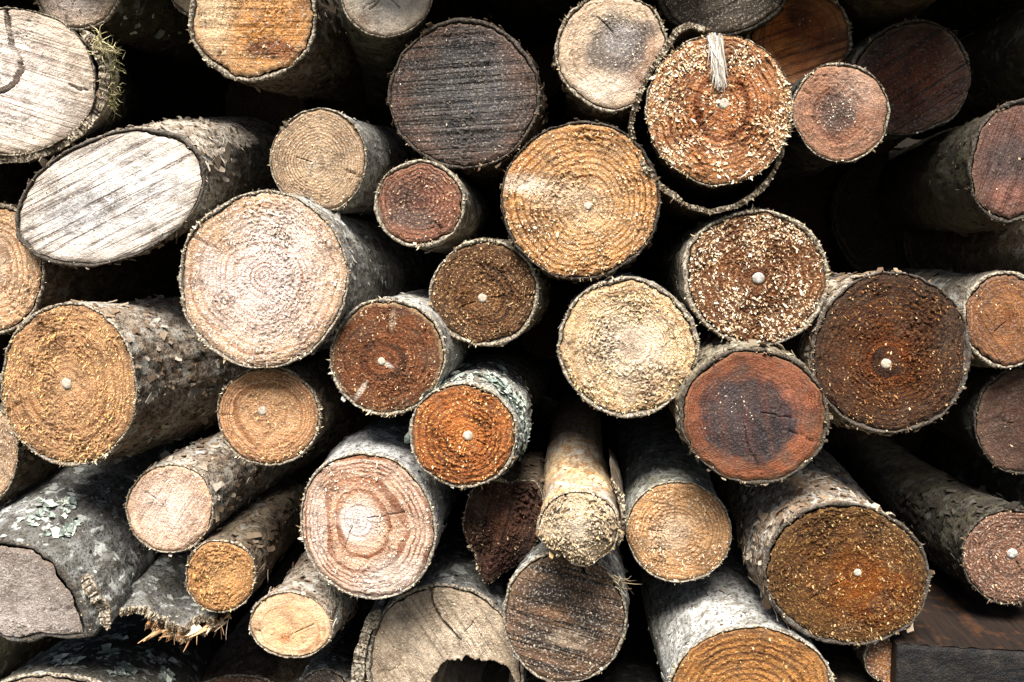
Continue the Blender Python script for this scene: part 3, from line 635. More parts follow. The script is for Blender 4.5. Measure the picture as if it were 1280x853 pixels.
P['mossyred'] = build_log('thick dark mossy log at the right edge with a red-brown cut', 1268, 202, 56, 78, -12, Y=1.08, L=.7, vp=(830, 318), bark='mossy', rimdark=True, bt=.09, normal=(.22, -1, 0),
    barkover=dict(lich=.05, ca=S(60, 52, 40), cb=S(74, 64, 50)), col=((112, 70, 50), (104, 64, 46), (86, 54, 40)), ring=.2, saw=.6, sawdir=70, csaw=(84, 56, 46), pit=.3, spk=.06, fuzz=.2, chips=.02, rough=.6, flake=.7,
    blobs=[(1262, 205, 30, 34, 30, .5, (56, 50, 50), .85), (1262, 245, 24, 18, 0, .6, (150, 96, 74), .6)])
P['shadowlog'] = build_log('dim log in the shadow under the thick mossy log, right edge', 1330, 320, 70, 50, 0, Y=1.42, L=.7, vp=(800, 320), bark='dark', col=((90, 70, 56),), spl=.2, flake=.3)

P['oval'] = build_log('long pale oval log end with slanting dark saw lines, left', 138, 248, 124, 79, 23, Y=1.06, L=.55, vp=(620, 130), normal=(-.05, -1, -.09), bark='scaly', barkover=dict(nfl=520, ca=S(150, 136, 118)), bt=.05, rimdark=True, pith=(150, 245),
    col=((226, 220, 212), (224, 217, 208), (212, 200, 184)), ring=.04, rings=5, saw=.8, sawdir=23, sawfreq=.62, csaw=(96, 76, 62), pit=.08, spk=.35, cspk=(240, 236, 230), fuzz=.15, checks=0, grime=.12, chips=.02, spl=.45, edge=.2,
    blobs=[(92, 272, 52, 22, 20, .6, (150, 150, 152), .65), (205, 235, 40, 12, 25, .6, (176, 172, 170), .5)])
P['palecap'] = build_log('tan log end with fine rings and pale grey bark, left of the blackened log', 398, 201, 61, 66, 0, Y=1.08, L=.7, vp=(700, 232), bark='pale', bt=.035, pith=(394, 204),
    col=((202, 178, 144), (184, 154, 116), (172, 142, 106)), late=(122, 92, 62), ring=.75, rings=15, pit=.35, fuzz=.3, chips=.25, spl=1.1, saw=.08)
P['smallred'] = build_log('small red-brown log end streaked black, below the blackened log', 524, 255, 56, 55, 0, Y=1.08, bark='pale', bt=.085, pith=(528, 250),
    col=((112, 66, 42), (120, 70, 44), (136, 84, 54)), late=(66, 38, 26), ring=.8, rings=9, saw=.35, sawdir=-8, sawfreq=.5, csaw=(44, 32, 28), pit=.4, cpit=(44, 30, 24), spk=.25, cspk=(214, 186, 156), fuzz=.45, chips=.22, chipcol=((160, 110, 76), (206, 176, 140), (236, 226, 206)),
    blobs=[(515, 275, 34, 12, -8, .5, (96, 86, 78), .7), (500, 245, 22, 16, -8, .6, (60, 44, 38), .7)], barkover=dict(ca=S(120, 108, 92), cb=S(164, 152, 132)))
P['scar'] = build_log('big tan log end with a pale scar from its left edge, centre top', 726, 251, 99, 99, 0, Y=1.04, bark='brown', bt=.03, pith=(735, 258), pithr=6,
    sat=1.08, col=((222, 192, 152), (206, 164, 116), (196, 148, 96)), late=(130, 82, 44), ring=0.75, rings=13, pit=.5, cpit=(116, 76, 42), spk=.35, fuzz=.8, chips=.75, chipcol=((196, 150, 104), (222, 190, 146), (240, 226, 202)), rimdark=True, spl=.6,
    blobs=[(652, 231, 40, 13, -8, .3, (226, 208, 186), 1.), (700, 244, 40, 20, 0, .6, (222, 202, 176), .5), (690, 272, 30, 14, 15, .6, (122, 88, 58), .6), (640, 200, 24, 36, 0, .6, (168, 112, 66), .4)])
P['leftedge'] = build_log('tan log end cut off by the left edge, under the long oval', -6, 338, 60, 81, 0, Y=1.09, vp=(735, 300), bark='brown', pith=(-14, 335), bt=.06,
    col=((222, 190, 158), (216, 178, 136), (200, 156, 106)), late=(156, 108, 66), ring=0.6, rings=8, pit=.4, fuzz=.6, chips=.6)
P['bigpink'] = build_log('largest pale pink log end with crisp rings, left of centre', 328, 350, 107, 110, 0, Y=1.0, vp=(735, 318), bark='pale', bt=.04, pith=(330, 345),
    col=((232, 214, 204), (222, 198, 182), (196, 162, 124)), late=(170, 126, 92), ring=0.6, rings=13, saw=.04, pit=.35, cpit=(158, 116, 84), spk=.5, cspk=(244, 234, 226), fuzz=.6, grime=.25, chips=.5, chipcol=((214, 180, 146), (234, 214, 194), (248, 242, 236)), spl=1.5,
    blobs=[(275, 285, 60, 34, 45, .5, (182, 142, 96), .85), (265, 340, 18, 30, 10, .5, (196, 184, 178), .5), (345, 290, 50, 30, 0, .6, (238, 218, 204), .5)], barkover=dict(nfl=260))
P['goldfuzz'] = build_log('golden shaggy log end with flaky bark, at the left edge', 86, 482, 85, 104, 8, Y=1.02, L=.8, vp=(880, 290), bark='scaly', bt=.04, pith=(83, 480), pithr=8,
    col=((206, 158, 108), (198, 146, 92), (188, 140, 92)), late=(150, 98, 48), ring=0.7, rings=10, pit=.6, cpit=(120, 78, 40), spk=.35, cspk=(236, 206, 152), fuzz=1.0, chips=1.1, chipcol=((200, 148, 88), (224, 180, 118), (240, 214, 160)), spl=1.4)
P['dusky'] = build_log('small dark brown log end ringed by pale fringed bark, centre', 606, 366, 68, 68, 0, Y=1.06, bark='pale', bt=.075, pith=(603, 373), pithr=7,
    sat=1.08, col=((114, 80, 50), (110, 75, 46), (92, 63, 40)), late=(66, 44, 28), ring=0.8, rings=11, pit=.5, cpit=(54, 36, 22), spk=.3, cspk=(206, 174, 130), fuzz=.9, chips=.55, chipcol=((140, 100, 64), (188, 154, 110), (222, 202, 166)), spl=1.8,
    barkover=dict(ca=S(120, 108, 90), cb=S(158, 148, 126), nfl=260))
P['streaked'] = build_log('brown log end with pale radial streaks, touching the largest pink log', 484, 446, 72, 74, 0, Y=1.02, bark='pale', bt=.06, pith=(477, 452), pithr=6,
    sat=1.08, col=((118, 72, 46), (112, 68, 42), (106, 66, 42)), late=(72, 44, 28), ring=0.75, rings=11, pit=.4, cpit=(56, 34, 22), spk=.2, cspk=(200, 164, 124), fuzz=.6, chips=.35, chipcol=((140, 94, 62), (186, 150, 110), (226, 206, 176)), spl=1.6,
    blobs=[(452, 487, 14, 3.5, 55, .4, (212, 198, 182), .9), (491, 400, 3.5, 12, -8, .4, (198, 178, 154), .75), (495, 462, 26, 5, -28, .5, (88, 62, 48), .6), (484, 456, 8, 3, -25, .4, (216, 204, 192), .8)], cedge=(196, 178, 140), edge=.3)
P['tanring'] = build_log('small tan log end with bold rings and a white pith, under the largest pink log', 335, 520, 65, 62, 0, Y=1.03, bark='brown', bt=.045, pith=(328, 514), pithr=7,
    col=((206, 158, 108), (196, 146, 94), (186, 136, 86)), late=(140, 90, 46), ring=.95, grime=.2, rings=8, pit=.5, cpit=(120, 76, 40), spk=.2, fuzz=.5, chips=.4, chipcol=((196, 146, 92), (218, 178, 122), (236, 214, 170)), spl=1.5)
P['orangeheart'] = build_log('bright orange-brown log end in crusty lichened bark, centre', 579, 545, 69, 66, -10, Y=1.0, vp=(745, 350), bark='lichen', bt=.06, pith=(585, 545), pithr=7.5,
    sat=1.0, col=((194, 116, 50), (178, 104, 44), (160, 94, 44)), late=(104, 56, 22), ring=0.75, rings=10, pit=.6, cpit=(84, 46, 20), spk=.25, cspk=(226, 182, 120), fuzz=.9, chips=.6, chipcol=((176, 110, 54), (210, 160, 96), (236, 212, 168)), spl=.9, lich=260, flake=1.6)
P['creamfuzz'] = build_log('cream shaggy log end with a smooth middle, right of centre', 785, 436, 87, 88, 0, Y=1.04, bark='pale', bt=.065, pith=(790, 432),
    col=((236, 218, 192), (224, 200, 166), (208, 172, 122)), late=(160, 116, 68), ring=0.55, rings=10, saw=.12, sawdir=38, pit=.25, cpit=(140, 96, 56), spk=.5, cspk=(242, 228, 196), fuzz=1.0, chips=1.15, chipcol=((204, 162, 104), (230, 204, 156), (246, 234, 206)), spl=.9,
    blobs=[(790, 425, 34, 22, 38, .6, (224, 202, 174), .6)], barkover=dict(ca=S(120, 114, 104), cb=S(170, 162, 148)))
P['frosted'] = build_log('red-brown log end frosted with white chips and a grey pith, right of centre', 945, 347, 91, 86, -8, Y=1.05, bark='pale', bt=.06, pith=(948, 348), pithr=9, pithgrey=True,
    sat=1.08, col=((124, 80, 50), (122, 78, 48), (116, 76, 46)), late=(84, 50, 36), ring=0.65, rings=10, pit=.6, cpit=(62, 40, 24), spk=.4, cspk=(214, 188, 150), fuzz=1.0, chipmid=.45, chipsize=1.2, chips=1.35, chipcol=((160, 116, 78), (208, 180, 142), (238, 226, 204)), spl=1.2, barkover=dict(ca=S(120, 110, 94), cb=S(160, 150, 130)))
P['blotch'] = build_log('smooth red log end with a large black blotch at its heart, right of centre', 944, 520, 93, 84, -6, Y=1.01, bark='brown', bt=.06, rimdark=True, pith=(925, 512),
    sat=1.08, col=((96, 60, 42), (112, 70, 47), (124, 78, 53)), late=(76, 40, 28), ring=.5, rings=15, saw=.3, sawdir=-80, sawfreq=.7, csaw=(104, 62, 48), pit=.15, cpit=(84, 50, 40), spk=.05, fuzz=.2, checks=4, chipsize=.7, chips=.05, chipat=[(908, 520, 34)], chipcol=W3, rough=.5,
    blobs=[(985, 510, 22, 44, 0, .6, (150, 100, 80), .5), (940, 525, 62, 52, -18, .16, (40, 37, 40), 1.), (914, 512, 20, 30, 0, .6, (86, 74, 72), .45), (965, 550, 22, 28, 0, .3, (34, 30, 32), .95)], barkover=dict(ca=S(120, 108, 88), cb=S(160, 148, 124)))
P['darkrust'] = build_log('large dark rust-brown log end with a white pith, right', 1114, 441, 99, 100, 0, Y=1.05, bark='scaly', bt=.05, rimdark=True, pith=(1108, 455), pithr=8,
    sat=1.15, col=((124, 64, 26), (86, 50, 27), (60, 39, 25)), late=(48, 28, 16), ring=0.8, rings=12, pit=.5, cpit=(34, 22, 14), spk=.14, cspk=(186, 144, 96), fuzz=.8, chips=.3, chipcol=((110, 68, 38), (160, 116, 70), (214, 186, 140)), spl=1.0, edge=.5, cedge=(44, 36, 28), rough=.6,
    blobs=[(1185, 420, 12, 36, -10, .6, (60, 48, 38), .6)])
P['stripeedge'] = build_log('amber-brown striped log end with grey bark, cut off by the right edge', 1258, 400, 55, 61, 0, Y=1.10, bark='pale', bt=.08, pith=(1262, 398),
    sat=1.0, col=((124, 74, 34), (120, 76, 40), (104, 66, 40)), late=(200, 152, 84), ring=.4, rings=7, saw=.65, sawdir=-55, sawfreq=.6, csaw=(96, 60, 34), pit=.1, spk=.1, fuzz=.15, chips=.05, rough=.5, spl=.5,
    barkover=dict(ca=S(110, 100, 88), cb=S(150, 142, 126), nfl=60))
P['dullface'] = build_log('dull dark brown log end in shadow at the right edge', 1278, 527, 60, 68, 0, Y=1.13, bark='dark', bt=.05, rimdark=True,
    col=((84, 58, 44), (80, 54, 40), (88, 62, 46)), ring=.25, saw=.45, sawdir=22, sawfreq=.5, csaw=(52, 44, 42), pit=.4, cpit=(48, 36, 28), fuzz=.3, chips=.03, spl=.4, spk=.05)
P['leftsliver'] = build_log('sliver of a tan log end at the left edge below the golden log', -16, 568, 38, 62, 0, Y=1.07, bark='brown', vp=(735, 400), L=.7,
    col=((196, 164, 130), (186, 152, 116), (170, 136, 100)), ring=.4, fuzz=.6, chips=.4)
P['pinkcut'] = build_log('pinkish smooth-sawn log end with peeling scaly bark, lower left', 212, 635, 56, 56, 0, Y=1.05, L=.6, vp=(900, 230), normal=(-.05, -1, -.04), bark='scaly', bt=.045, pith=(205, 630),
    col=((228, 200, 178), (222, 192, 168), (206, 170, 136)), ring=.08, rings=6, saw=.4, sawdir=55, sawfreq=1.1, csaw=(168, 128, 98), pit=.6, cpit=(150, 110, 84), spk=.4, cspk=(242, 230, 220), fuzz=.4, grime=.15, checks=1, chips=.08, chipcol=W3, spl=1.2, cedge=(190, 136, 80))
P['bullseye'] = build_log('large oval log end with bold orange rings and a white centre, lower middle', 460, 658, 84, 95, 26, Y=1.01, vp=(700, 330), bark='pale', bt=.04, pith=(444, 650),
    col=((236, 220, 206), (200, 154, 116), (204, 172, 146)), late=(136, 80, 42), ring=1.1, grime=.15, rings=10, pit=.3, cpit=(120, 80, 56), spk=.2, cspk=(240, 228, 216), fuzz=.5, chips=.35, chipcol=W3, spl=.9,
    blobs=[(446, 652, 20, 22, 0, .35, (236, 224, 214), .8), (486, 722, 44, 22, 20, .5, (222, 204, 188), .75), (445, 600, 30, 10, 5, .6, (178, 116, 70), .5), (398, 660, 10, 44, 0, .6, (226, 212, 200), .5)],
    barkover=dict(ca=S(156, 154, 150), cb=S(196, 194, 190), cc=S(120, 116, 110)))
P['stub'] = build_log('peeled yellow stub with a splintered broken end poking out, lower middle', 722, 660, 50, 44, 0, Y=.97, L=.7, vp=(728, 300), bark='peeled', bt=.05, outline=[(672, 668), (676, 640), (694, 622), (720, 614), (748, 620), (770, 640), (774, 668), (764, 690), (748, 700), (738, 708), (716, 706), (702, 694), (680, 680)],
    col=((224, 206, 176), (216, 192, 154), (206, 178, 136)), ring=.1, pit=.7, cpit=(120, 86, 54), spk=.5, fuzz=1.6, chips=1.6, chipcol=((190, 152, 104), (226, 204, 164), (244, 234, 212)), dome=.012, spl=1.2, taper=.25)
P['tanlow'] = build_log('tan log end with fine rings under smooth greenish-grey bark, lower right of centre', 848, 664, 67, 64, -12, Y=1.07, bark='pale', bt=.035, pith=(842, 664),
    sat=1.08, col=((214, 182, 146), (198, 158, 116), (190, 148, 104)), late=(142, 100, 64), ring=0.65, rings=13, pit=.4, cpit=(130, 90, 58), spk=.35, fuzz=.6, chips=.5, chipcol=((198, 156, 112), (222, 192, 152), (240, 226, 204)), spl=.5,
    blobs=[(838, 668, 26, 20, 30, .6, (220, 196, 168), .6)], barkover=dict(ca=S(132, 132, 112), cb=S(186, 184, 170), moss=.35))
P['greatbrown'] = build_log('broad dark brown log end flecked with yellow chips, lower right', 1060, 718, 104, 90, -10, Y=1.0, bark='scaly', bt=.045, rimdark=True, pith=(1072, 716), pithr=6,
    sat=1.15, col=((118, 72, 40), (98, 64, 38), (86, 60, 36)), late=(64, 40, 24), ring=0.6, rings=10, pit=.6, cpit=(46, 32, 20), spk=.22, cspk=(206, 170, 112), fuzz=.9, chips=.55, chipcol=((112, 78, 46), (152, 118, 74), (212, 184, 136)), spl=.8, rough=.6,
    blobs=[(1090, 740, 46, 40, 0, .6, (140, 80, 44), .5)])
P['ripple'] = build_log('brown log end with rippled rings and grey pith under flaky bark, right edge', 1262, 696, 60, 60, 0, Y=1.07, bark='scaly', bt=.05, L=.6, rimdark=True, pith=(1265, 692), pithr=8, pithgrey=True,
    col=((124, 84, 58), (128, 86, 58), (114, 76, 52)), late=(84, 58, 42), ring=0.8, rings=9, pit=.4, cpit=(70, 48, 36), spk=.25, fuzz=.6, chips=.3, chipcol=((150, 110, 80), (190, 156, 124), (220, 200, 176)), barkover=dict(ca=S(48, 42, 34), cb=S(74, 66, 54), cc=S(36, 30, 25), cd=S(24, 21, 18), moss=.3, lich=.08))
P['tanfuzz'] = build_log('small golden-tan fuzzy log end, lower left', 276, 721, 45, 45, 0, Y=1.04, bark='brown', vp=(690, 300), bt=.05, L=.6,
    col=((208, 156, 92), (202, 146, 80), (190, 136, 74)), late=(146, 92, 42), ring=0.5, rings=8, pit=.5, cpit=(120, 74, 34), spk=.3, cspk=(230, 196, 140), fuzz=.8, chips=.7, chipcol=((190, 136, 74), (216, 170, 106), (234, 206, 150)), spl=1.0)
P['knotoval'] = build_log('small smooth oval log end with a tiny orange knot, under flaky bark, lower left', 363, 782, 52, 41, -8, Y=1.0, bark='scaly', vp=(640, 400), bt=.045, L=.6, pith=(356, 797),
    col=((200, 146, 92), (206, 164, 116), (204, 166, 124)), late=(168, 118, 68), ring=.45, rings=10, saw=.12, sawdir=20, pit=.12, spk=.15, fuzz=.15, grime=.2, chips=.06, spl=.9, blobs=[(356, 799, 7, 5, 0, .4, (176, 104, 44), .8)])
P['hollow'] = build_log('greyish tan log end with a curved crack and a rotted hole, bottom edge', 558, 818, 100, 88, 0, Y=1.07, vp=(700, 360), bark='grey', bt=.05, pith=(575, 800), outline=[(458, 840), (462, 800), (478, 766), (504, 742), (540, 731), (580, 735), (612, 752), (636, 782), (650, 820), (656, 860), (640, 905), (560, 925), (480, 900)],
    col=((196, 178, 152), (190, 170, 142), (172, 152, 124)), late=(140, 118, 92), ring=.25, rings=12, saw=.6, sawdir=-57, sawfreq=.75, csaw=(118, 98, 76), pit=.5, cpit=(110, 90, 70), fuzz=.3, chips=.05,
    cracks=[([(537, 735), (540, 755), (551, 775), (565, 790), (575, 800)], 1.5, .02)], holes=[(590, 862, 42, 36, .3)], spl=.4)
P['mottled'] = build_log('dark mottled log end with coarse saw lines, bottom middle', 706, 772, 77, 83, 0, Y=1.03, bark='grey', bt=.05, pith=(710, 780),
    col=((140, 108, 72), (110, 80, 54), (100, 74, 50)), late=(70, 54, 42), ring=.2, rings=9, saw=1., sawdir=-14, sawfreq=.7, csaw=(34, 28, 24), pit=.5, cpit=(50, 40, 32), spk=.25, fuzz=.35, chips=.12, chipcol=((150, 126, 96), (196, 176, 146), (226, 216, 196)),
    blobs=[(690, 745, 34, 20, 0, .6, (30, 26, 24), 1.), (735, 775, 22, 26, 20, .6, (30, 25, 22), .95), (675, 790, 24, 18, 0, .6, (34, 28, 25), .9), (712, 800, 22, 14, 0, .5, (196, 178, 152), .6), (690, 770, 22, 14, 10, .6, (150, 106, 66), .5)], blobn=2,
    cracks=[([(728, 692), (727, 706), (730, 716)], 1.2, .015)], spl=.8)
P['wetring'] = build_log('wet orange-brown ringed log end under broad pale bark, bottom edge', 940, 866, 104, 84, 0, Y=.99, bark='pale', bt=.045, pith=(930, 880),
    sat=1.0, col=((176, 124, 62), (168, 116, 58), (160, 110, 54)), late=(96, 58, 26), ring=1., rings=10, pit=.4, cpit=(74, 48, 24), spk=.2, cspk=(220, 180, 116), fuzz=.5, chips=.2, chipcol=((170, 120, 64), (204, 164, 104), (230, 204, 156)), rough=.55,
    barkover=dict(ca=S(160, 158, 152), cb=S(206, 204, 196), cc=S(120, 112, 98), lich=.35, nfl=120), flake=1)
P['halfgrey'] = build_log('big half-round grey log with a weathered face and holed bark, lower left corner', -10, 752, 120, 60, 0, Y=.99, L=.8, vp=(640, 110), normal=(0, -1, -.08), bark='grey', bt=.10, pith=(-10, 770), rimdark=True, wobble=.007, grime=.25,
    outline=[(-130, 798), (-110, 740), (-70, 696), (-25, 674), (10, 676), (48, 690), (84, 722), (106, 758), (118, 797), (60, 796), (0, 796), (-60, 797)],
    col=((170, 158, 148), (164, 152, 141), (142, 130, 120)), ring=.05, saw=.15, sawdir=30, pit=.8, cpit=(96, 80, 68), spk=.35, cspk=(196, 186, 176), fuzz=.25, chips=.02, spl=.2, lich=60)
P['lichenlog'] = build_log('dark lichen-spotted log along the bottom left corner', 70, 990, 165, 150, 0, Y=.98, L=.6, vp=(560, 560), bark='grey', lich=0, spl=.1, col=((120, 104, 88),), flake=2, barkover=dict(ca=S(78, 74, 66), cb=S(104, 100, 90), lich=.8, moss=.3))
P['barkstump'] = build_log('rough grey-brown bark of a log at the bottom edge, left of the hollow log', 405, 905, 46, 70, 0, Y=1.06, vp=(520, 560), bark='grey', L=.6, col=((130, 112, 92),), flake=3, spl=.3)
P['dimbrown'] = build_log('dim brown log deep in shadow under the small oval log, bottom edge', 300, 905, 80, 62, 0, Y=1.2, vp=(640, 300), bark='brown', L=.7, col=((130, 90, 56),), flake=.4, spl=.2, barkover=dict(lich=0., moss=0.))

# ------------------------------------------------------------------ pieces that belong to single logs
def add_strands(info, base_px, dirs, length, width, mat, name, z=.002, seed=1, seg=5, droop=.5, depth=None):
    q = info['loc2'](base_px[:, 0], base_px[:, 1]); n = len(q)
    pos = np.concatenate([q, np.full((n, 1), z)], 1)
    if depth is not None: pos = pos + info['al'][None] * depth[:, None]
    v, qd, rd = strands(pos, dirs, length, width, seed, seg, droop)
    return part(name, make_mesh(name, v, None, qd, {'rnd': rd}, True), mat, info['root'], 'stuff')

r0 = np.random.default_rng(42)
lm = sheet_mat('loose_bark_a', 'brown', 3.3)
bark_sheet(P['fuzzy'], [(888, 35), (866, 28), (846, 36), (833, 58), (813, 88), (798, 120), (790, 150), (793, 180), (806, 207), (830, 234), (860, 256), (890, 265), (925, 256), (955, 236), (974, 210), (983, 183)], 6.5, .32, lm, d0=.010, jag=.012, res=200)
bark_sheet(P['split'], [(100, 38), (120, 58), (131, 84), (129, 112), (118, 140), (100, 164), (75, 181), (40, 193), (0, 200), (-50, 200)], 12, .07, sheet_mat('loose_bark_b', 'scaly', 5.1), d0=.004, jag=.010, res=160)
bark_sheet(P['hollow'], [(474, 762), (459, 788), (450, 820), (447, 860), (452, 900)], 13, .3, sheet_mat('loose_bark_c', 'grey', 7.7), d0=-.004, jag=.008, res=60)
bark_sheet(P['stub'], [(766, 606), (777, 628), (781, 652), (774, 684)], 6, .16, sheet_mat('loose_bark_d', 'brown', 8.2), d0=.01, jag=.02, res=40)
bark_sheet(P['halfgrey'], [(98, 728), (114, 748), (126, 772), (130, 792)], 14, .07, sheet_mat('loose_bark_e', 'grey', 9.9), d0=.006, jag=.014, res=40)
# moss hanging on the loose bark
n = 170
bp_ = np.stack([r0.normal(137, 5, n), r0.uniform(54, 138, n)], 1)
add_strands(P['split'], bp_, np.stack([r0.uniform(.1, 1, n), r0.normal(.1, .6, n), r0.uniform(-.4, .7, n)], 1), r0.lognormal(math.log(.012), .4, n), np.full(n, .0007), MAT_MOSS, 'moss', z=-.004, seed=3, droop=1.1)
n = 26
add_strands(P['split'], np.stack([r0.normal(126, 8, n), r0.uniform(48, 72, n)], 1), np.stack([r0.uniform(-.2, 1, n), r0.normal(.2, .6, n), r0.uniform(.2, .8, n)], 1), r0.lognormal(math.log(.028), .3, n), np.full(n, .0011),
            fibre_material('dry_strand', S(170, 156, 110), S(206, 194, 150)), 'dry_strands', z=0, seed=4, seg=7, droop=1.0)
# the frayed white strip across the fuzzy log
n = 230
t_ = r0.uniform(0, .7, n); sx = r0.uniform(-1, 1, n)
bs_ = np.stack([893 + sx * (10 - 5 * t_) + t_ * 9, 40 + t_ * 62 + np.abs(sx) * 4], 1)
add_strands(P['fuzzy'], bs_, np.stack([.10 - sx * .12 + r0.normal(0, .05, n), np.full(n, -1.), r0.normal(.0, .04, n)], 1), r0.uniform(.35, 1., n) * (.074 - .070 * t_), r0.uniform(.0008, .0020, n),
            fibre_material('frayed_fibre', S(150, 138, 120), S(190, 180, 164), S(222, 215, 204)), 'torn_fibres', z=.0022, seed=5, seg=6, droop=.13)
# pale splinters torn from the mottled log
n = 14
add_strands(P['mottled'], np.stack([r0.normal(768, 5, n), r0.normal(722, 5, n)], 1), np.stack([r0.normal(1, .35, n), r0.normal(-.7, .4, n), r0.uniform(0, .5, n)], 1), r0.uniform(.012, .03, n), r0.uniform(.0007, .0016, n), MAT_SPL, 'torn_fibres', z=.003, seed=6, droop=.4)
# shaggy lichen and crumbs on the big corner log and holes bored in its bark
def stuck_lichen(info, spots, n, size, mat, name='lichen', seed=1):
    """leafy lichen on the bark at the given places (angle in degrees, depth) with a spread"""
    r = np.random.default_rng(seed); V = info['v'].reshape(-1, info['K'], 3); K = info['K']; ps, ns = [], []
    dep = (V[:, 0] @ info['al'])
    for (a, d, sa, sd) in spots:
        k = ((a + r.normal(0, sa, n)) / 360 * K).astype(int) % K; dd = np.clip(d + r.normal(0, sd, n), .006, .5)
        i = 5 + np.argmin(np.abs((V[5:, 0] @ info['al'] - V[5, 0] @ info['al'])[:, None] - dd[None]), 0)
        ps.append(V[i, k]); ns.append(np.concatenate([info['rad'][k], np.zeros((n, 1))], 1))
    ps = np.concatenate(ps); ns = np.concatenate(ns)
    v, t, rd = rosettes(ps, ns, r.lognormal(math.log(size), .4, len(ps)), seed)
    part(name, make_mesh(name, v, t, None, {'rnd': rd}, False), mat, info['root'], 'stuff')
stuck_lichen(P['orangeheart'], [(25, .03, 14, .012), (50, .025, 12, .01), (-5, .035, 10, .012), (70, .04, 10, .01)], 55, .0058, MAT_LICHEN, seed=22)
stuck_lichen(P['halfgrey'], [(75, .06, 4, .012), (62, .1, 4, .012), (45, .05, 3, .01)], 22, .0055, MAT_LICHEN, seed=23)
stuck_lichen(P['lichenlog'], [(95, .05, 3, .01), (80, .10, 3, .012), (105, .12, 3, .01), (68, .06, 2.5, .012), (60, .14, 3, .012), (88, .18, 3, .012), (50, .10, 2, .01)], 26, .006, MAT_LICHEN, seed=21)

# ------------------------------------------------------------------ other pieces in the pile
P['barkpiece'] = build_log('dark red-brown torn piece of bark wedged beside the peeled stub', 628, 660, 46, 60, 0, Y=1.08, L=.22, vp=(680, 420), bark='brown', bt=.015, wobble=.05,
    outline=[(582, 640), (590, 614), (606, 602), (640, 604), (668, 604), (678, 640), (668, 680), (650, 704), (628, 716), (608, 729), (600, 714), (596, 692), (580, 672)],
    col=((132, 84, 56), (112, 72, 50), (92, 62, 46)), ring=.0, saw=.8, sawdir=75, sawfreq=.4, csaw=(34, 24, 19), pit=.8, cpit=(36, 26, 20), spk=.4, cspk=(150, 112, 78), fuzz=3.2, chips=.3, chipcol=((90, 60, 44), (130, 98, 72), (180, 156, 124)),
    blobs=[(628, 700, 18, 16, 0, .6, (116, 66, 56), .7), (596, 645, 12, 24, 0, .6, (140, 116, 90), .6)], dome=.022, spl=2.5, name='bark_piece', cat='bark', group=None, facename='torn_face')
sl1 = frame('broken grey bark slab with splintered tan edge, lower left', 'bark', 'bark_slab', 215, 770, 1.05, (520, 250))
bark_sheet(sl1, [(132, 772), (142, 760), (164, 762), (188, 771), (210, 780), (232, 784), (256, 776), (272, 766)], 9, .26, sheet_mat('slab_bark', 'grey', 11.3), name='bark_shell', d0=0, jag=.03, rough=.004, res=120)
wm = wood_material('slab_wood', dict(seed=77., rings=3, cin=S(176, 130, 86), cmid=S(176, 130, 86), cout=S(176, 130, 86), clate=S(110, 74, 46), ringf=.1, blobs=[], sawdir=.9, sawf=.7, sawfreq=.5, csaw=S(96, 62, 38), pitf=.4, cpit=S(70, 48, 30), spk=.3, cspk=S(214, 184, 146), edgef=0., cedge=S(90, 70, 50), fuzz=.8, rough=.75))
bark_sheet(sl1, [(182, 781), (206, 790), (232, 796), (258, 790), (280, 778)], 9, .22, wm, name='torn_wood', d0=.004, jag=.03, rough=.003)
n = 60
tt_ = r0.uniform(0, 1, n); bs_ = np.stack([196 + tt_ * 92, 786 + 10 * np.sin(tt_ * 3.1) - tt_ * 14 + r0.normal(0, 3, n)], 1)
add_strands(sl1, bs_, np.stack([r0.normal(-.7, .5, n), r0.normal(-.5, .4, n), r0.uniform(-.2, .9, n)], 1), np.minimum(r0.lognormal(math.log(.015), .5, n), .03), r0.lognormal(math.log(.0019), .5, n), fibre_material('slab_splinter', S(150, 106, 68), S(196, 158, 116), S(222, 200, 170)), 'splinters', z=-.004, seed=9, droop=.12)
n = 60
q = sl1['loc2'](r0.uniform(150, 285, n), r0.uniform(752, 772, n)); dpt = r0.uniform(.02, .15, n)
# squared timber at the lower right
def wood_box(name, me_w, me_h, me_l, nx, ny, nz, root, mat_end, mat_side, amp=.0012):
    """a sawn beam: end face and sides, each finely divided and uneven"""
    def sheet(f, a, b):
        u, v = np.meshgrid(np.linspace(0, 1, a), np.linspace(0, 1, b)); return f(u.ravel(), v.ravel()), grid_quads(b, a, wrap=False)
    e, eq = sheet(lambda u, v: np.stack([u * me_w, -v * me_h, 0 * u], 1), nx, ny)
    rd = np.minimum(np.minimum(e[:, 0], me_w - e[:, 0]), np.minimum(-e[:, 1], me_h + e[:, 1]))
    e[:, 2] += amp * fbm(e * 200, 3, 91) - .004 * np.clip(1 - rd / .004, 0, 1) ** 2
    part('end_grain', make_mesh('end_grain', e, None, eq, {'rr': np.hypot(e[:, 0] - me_w * .7, e[:, 1] + me_h * 1.3) / .2, 'ph': np.hypot(e[:, 0] - me_w * .7, e[:, 1] + me_h * 1.3) / .012}), mat_end, root)
    Vs, Qs, o = [], [], 0
    for f in (lambda u, v: np.stack([u * me_w, 0 * u, -.002 - v * me_l], 1), lambda u, v: np.stack([0 * u, -u * me_h, -.002 - v * me_l], 1), lambda u, v: np.stack([0 * u + me_w, -u * me_h, -.002 - v * me_l], 1), lambda u, v: np.stack([u * me_w, 0 * u - me_h, -.002 - v * me_l], 1)):
        vv, qq = sheet(f, nx, nz); Vs.append(vv); Qs.append(qq + o); o += len(vv)
    V = np.concatenate(Vs); V[:, 1] += .002 * vnoise(V * [90, 90, 4], 93)
    part('sides', make_mesh('sides', V, None, np.concatenate(Qs), {'rr': V[:, 0] / .2}), mat_side, root)
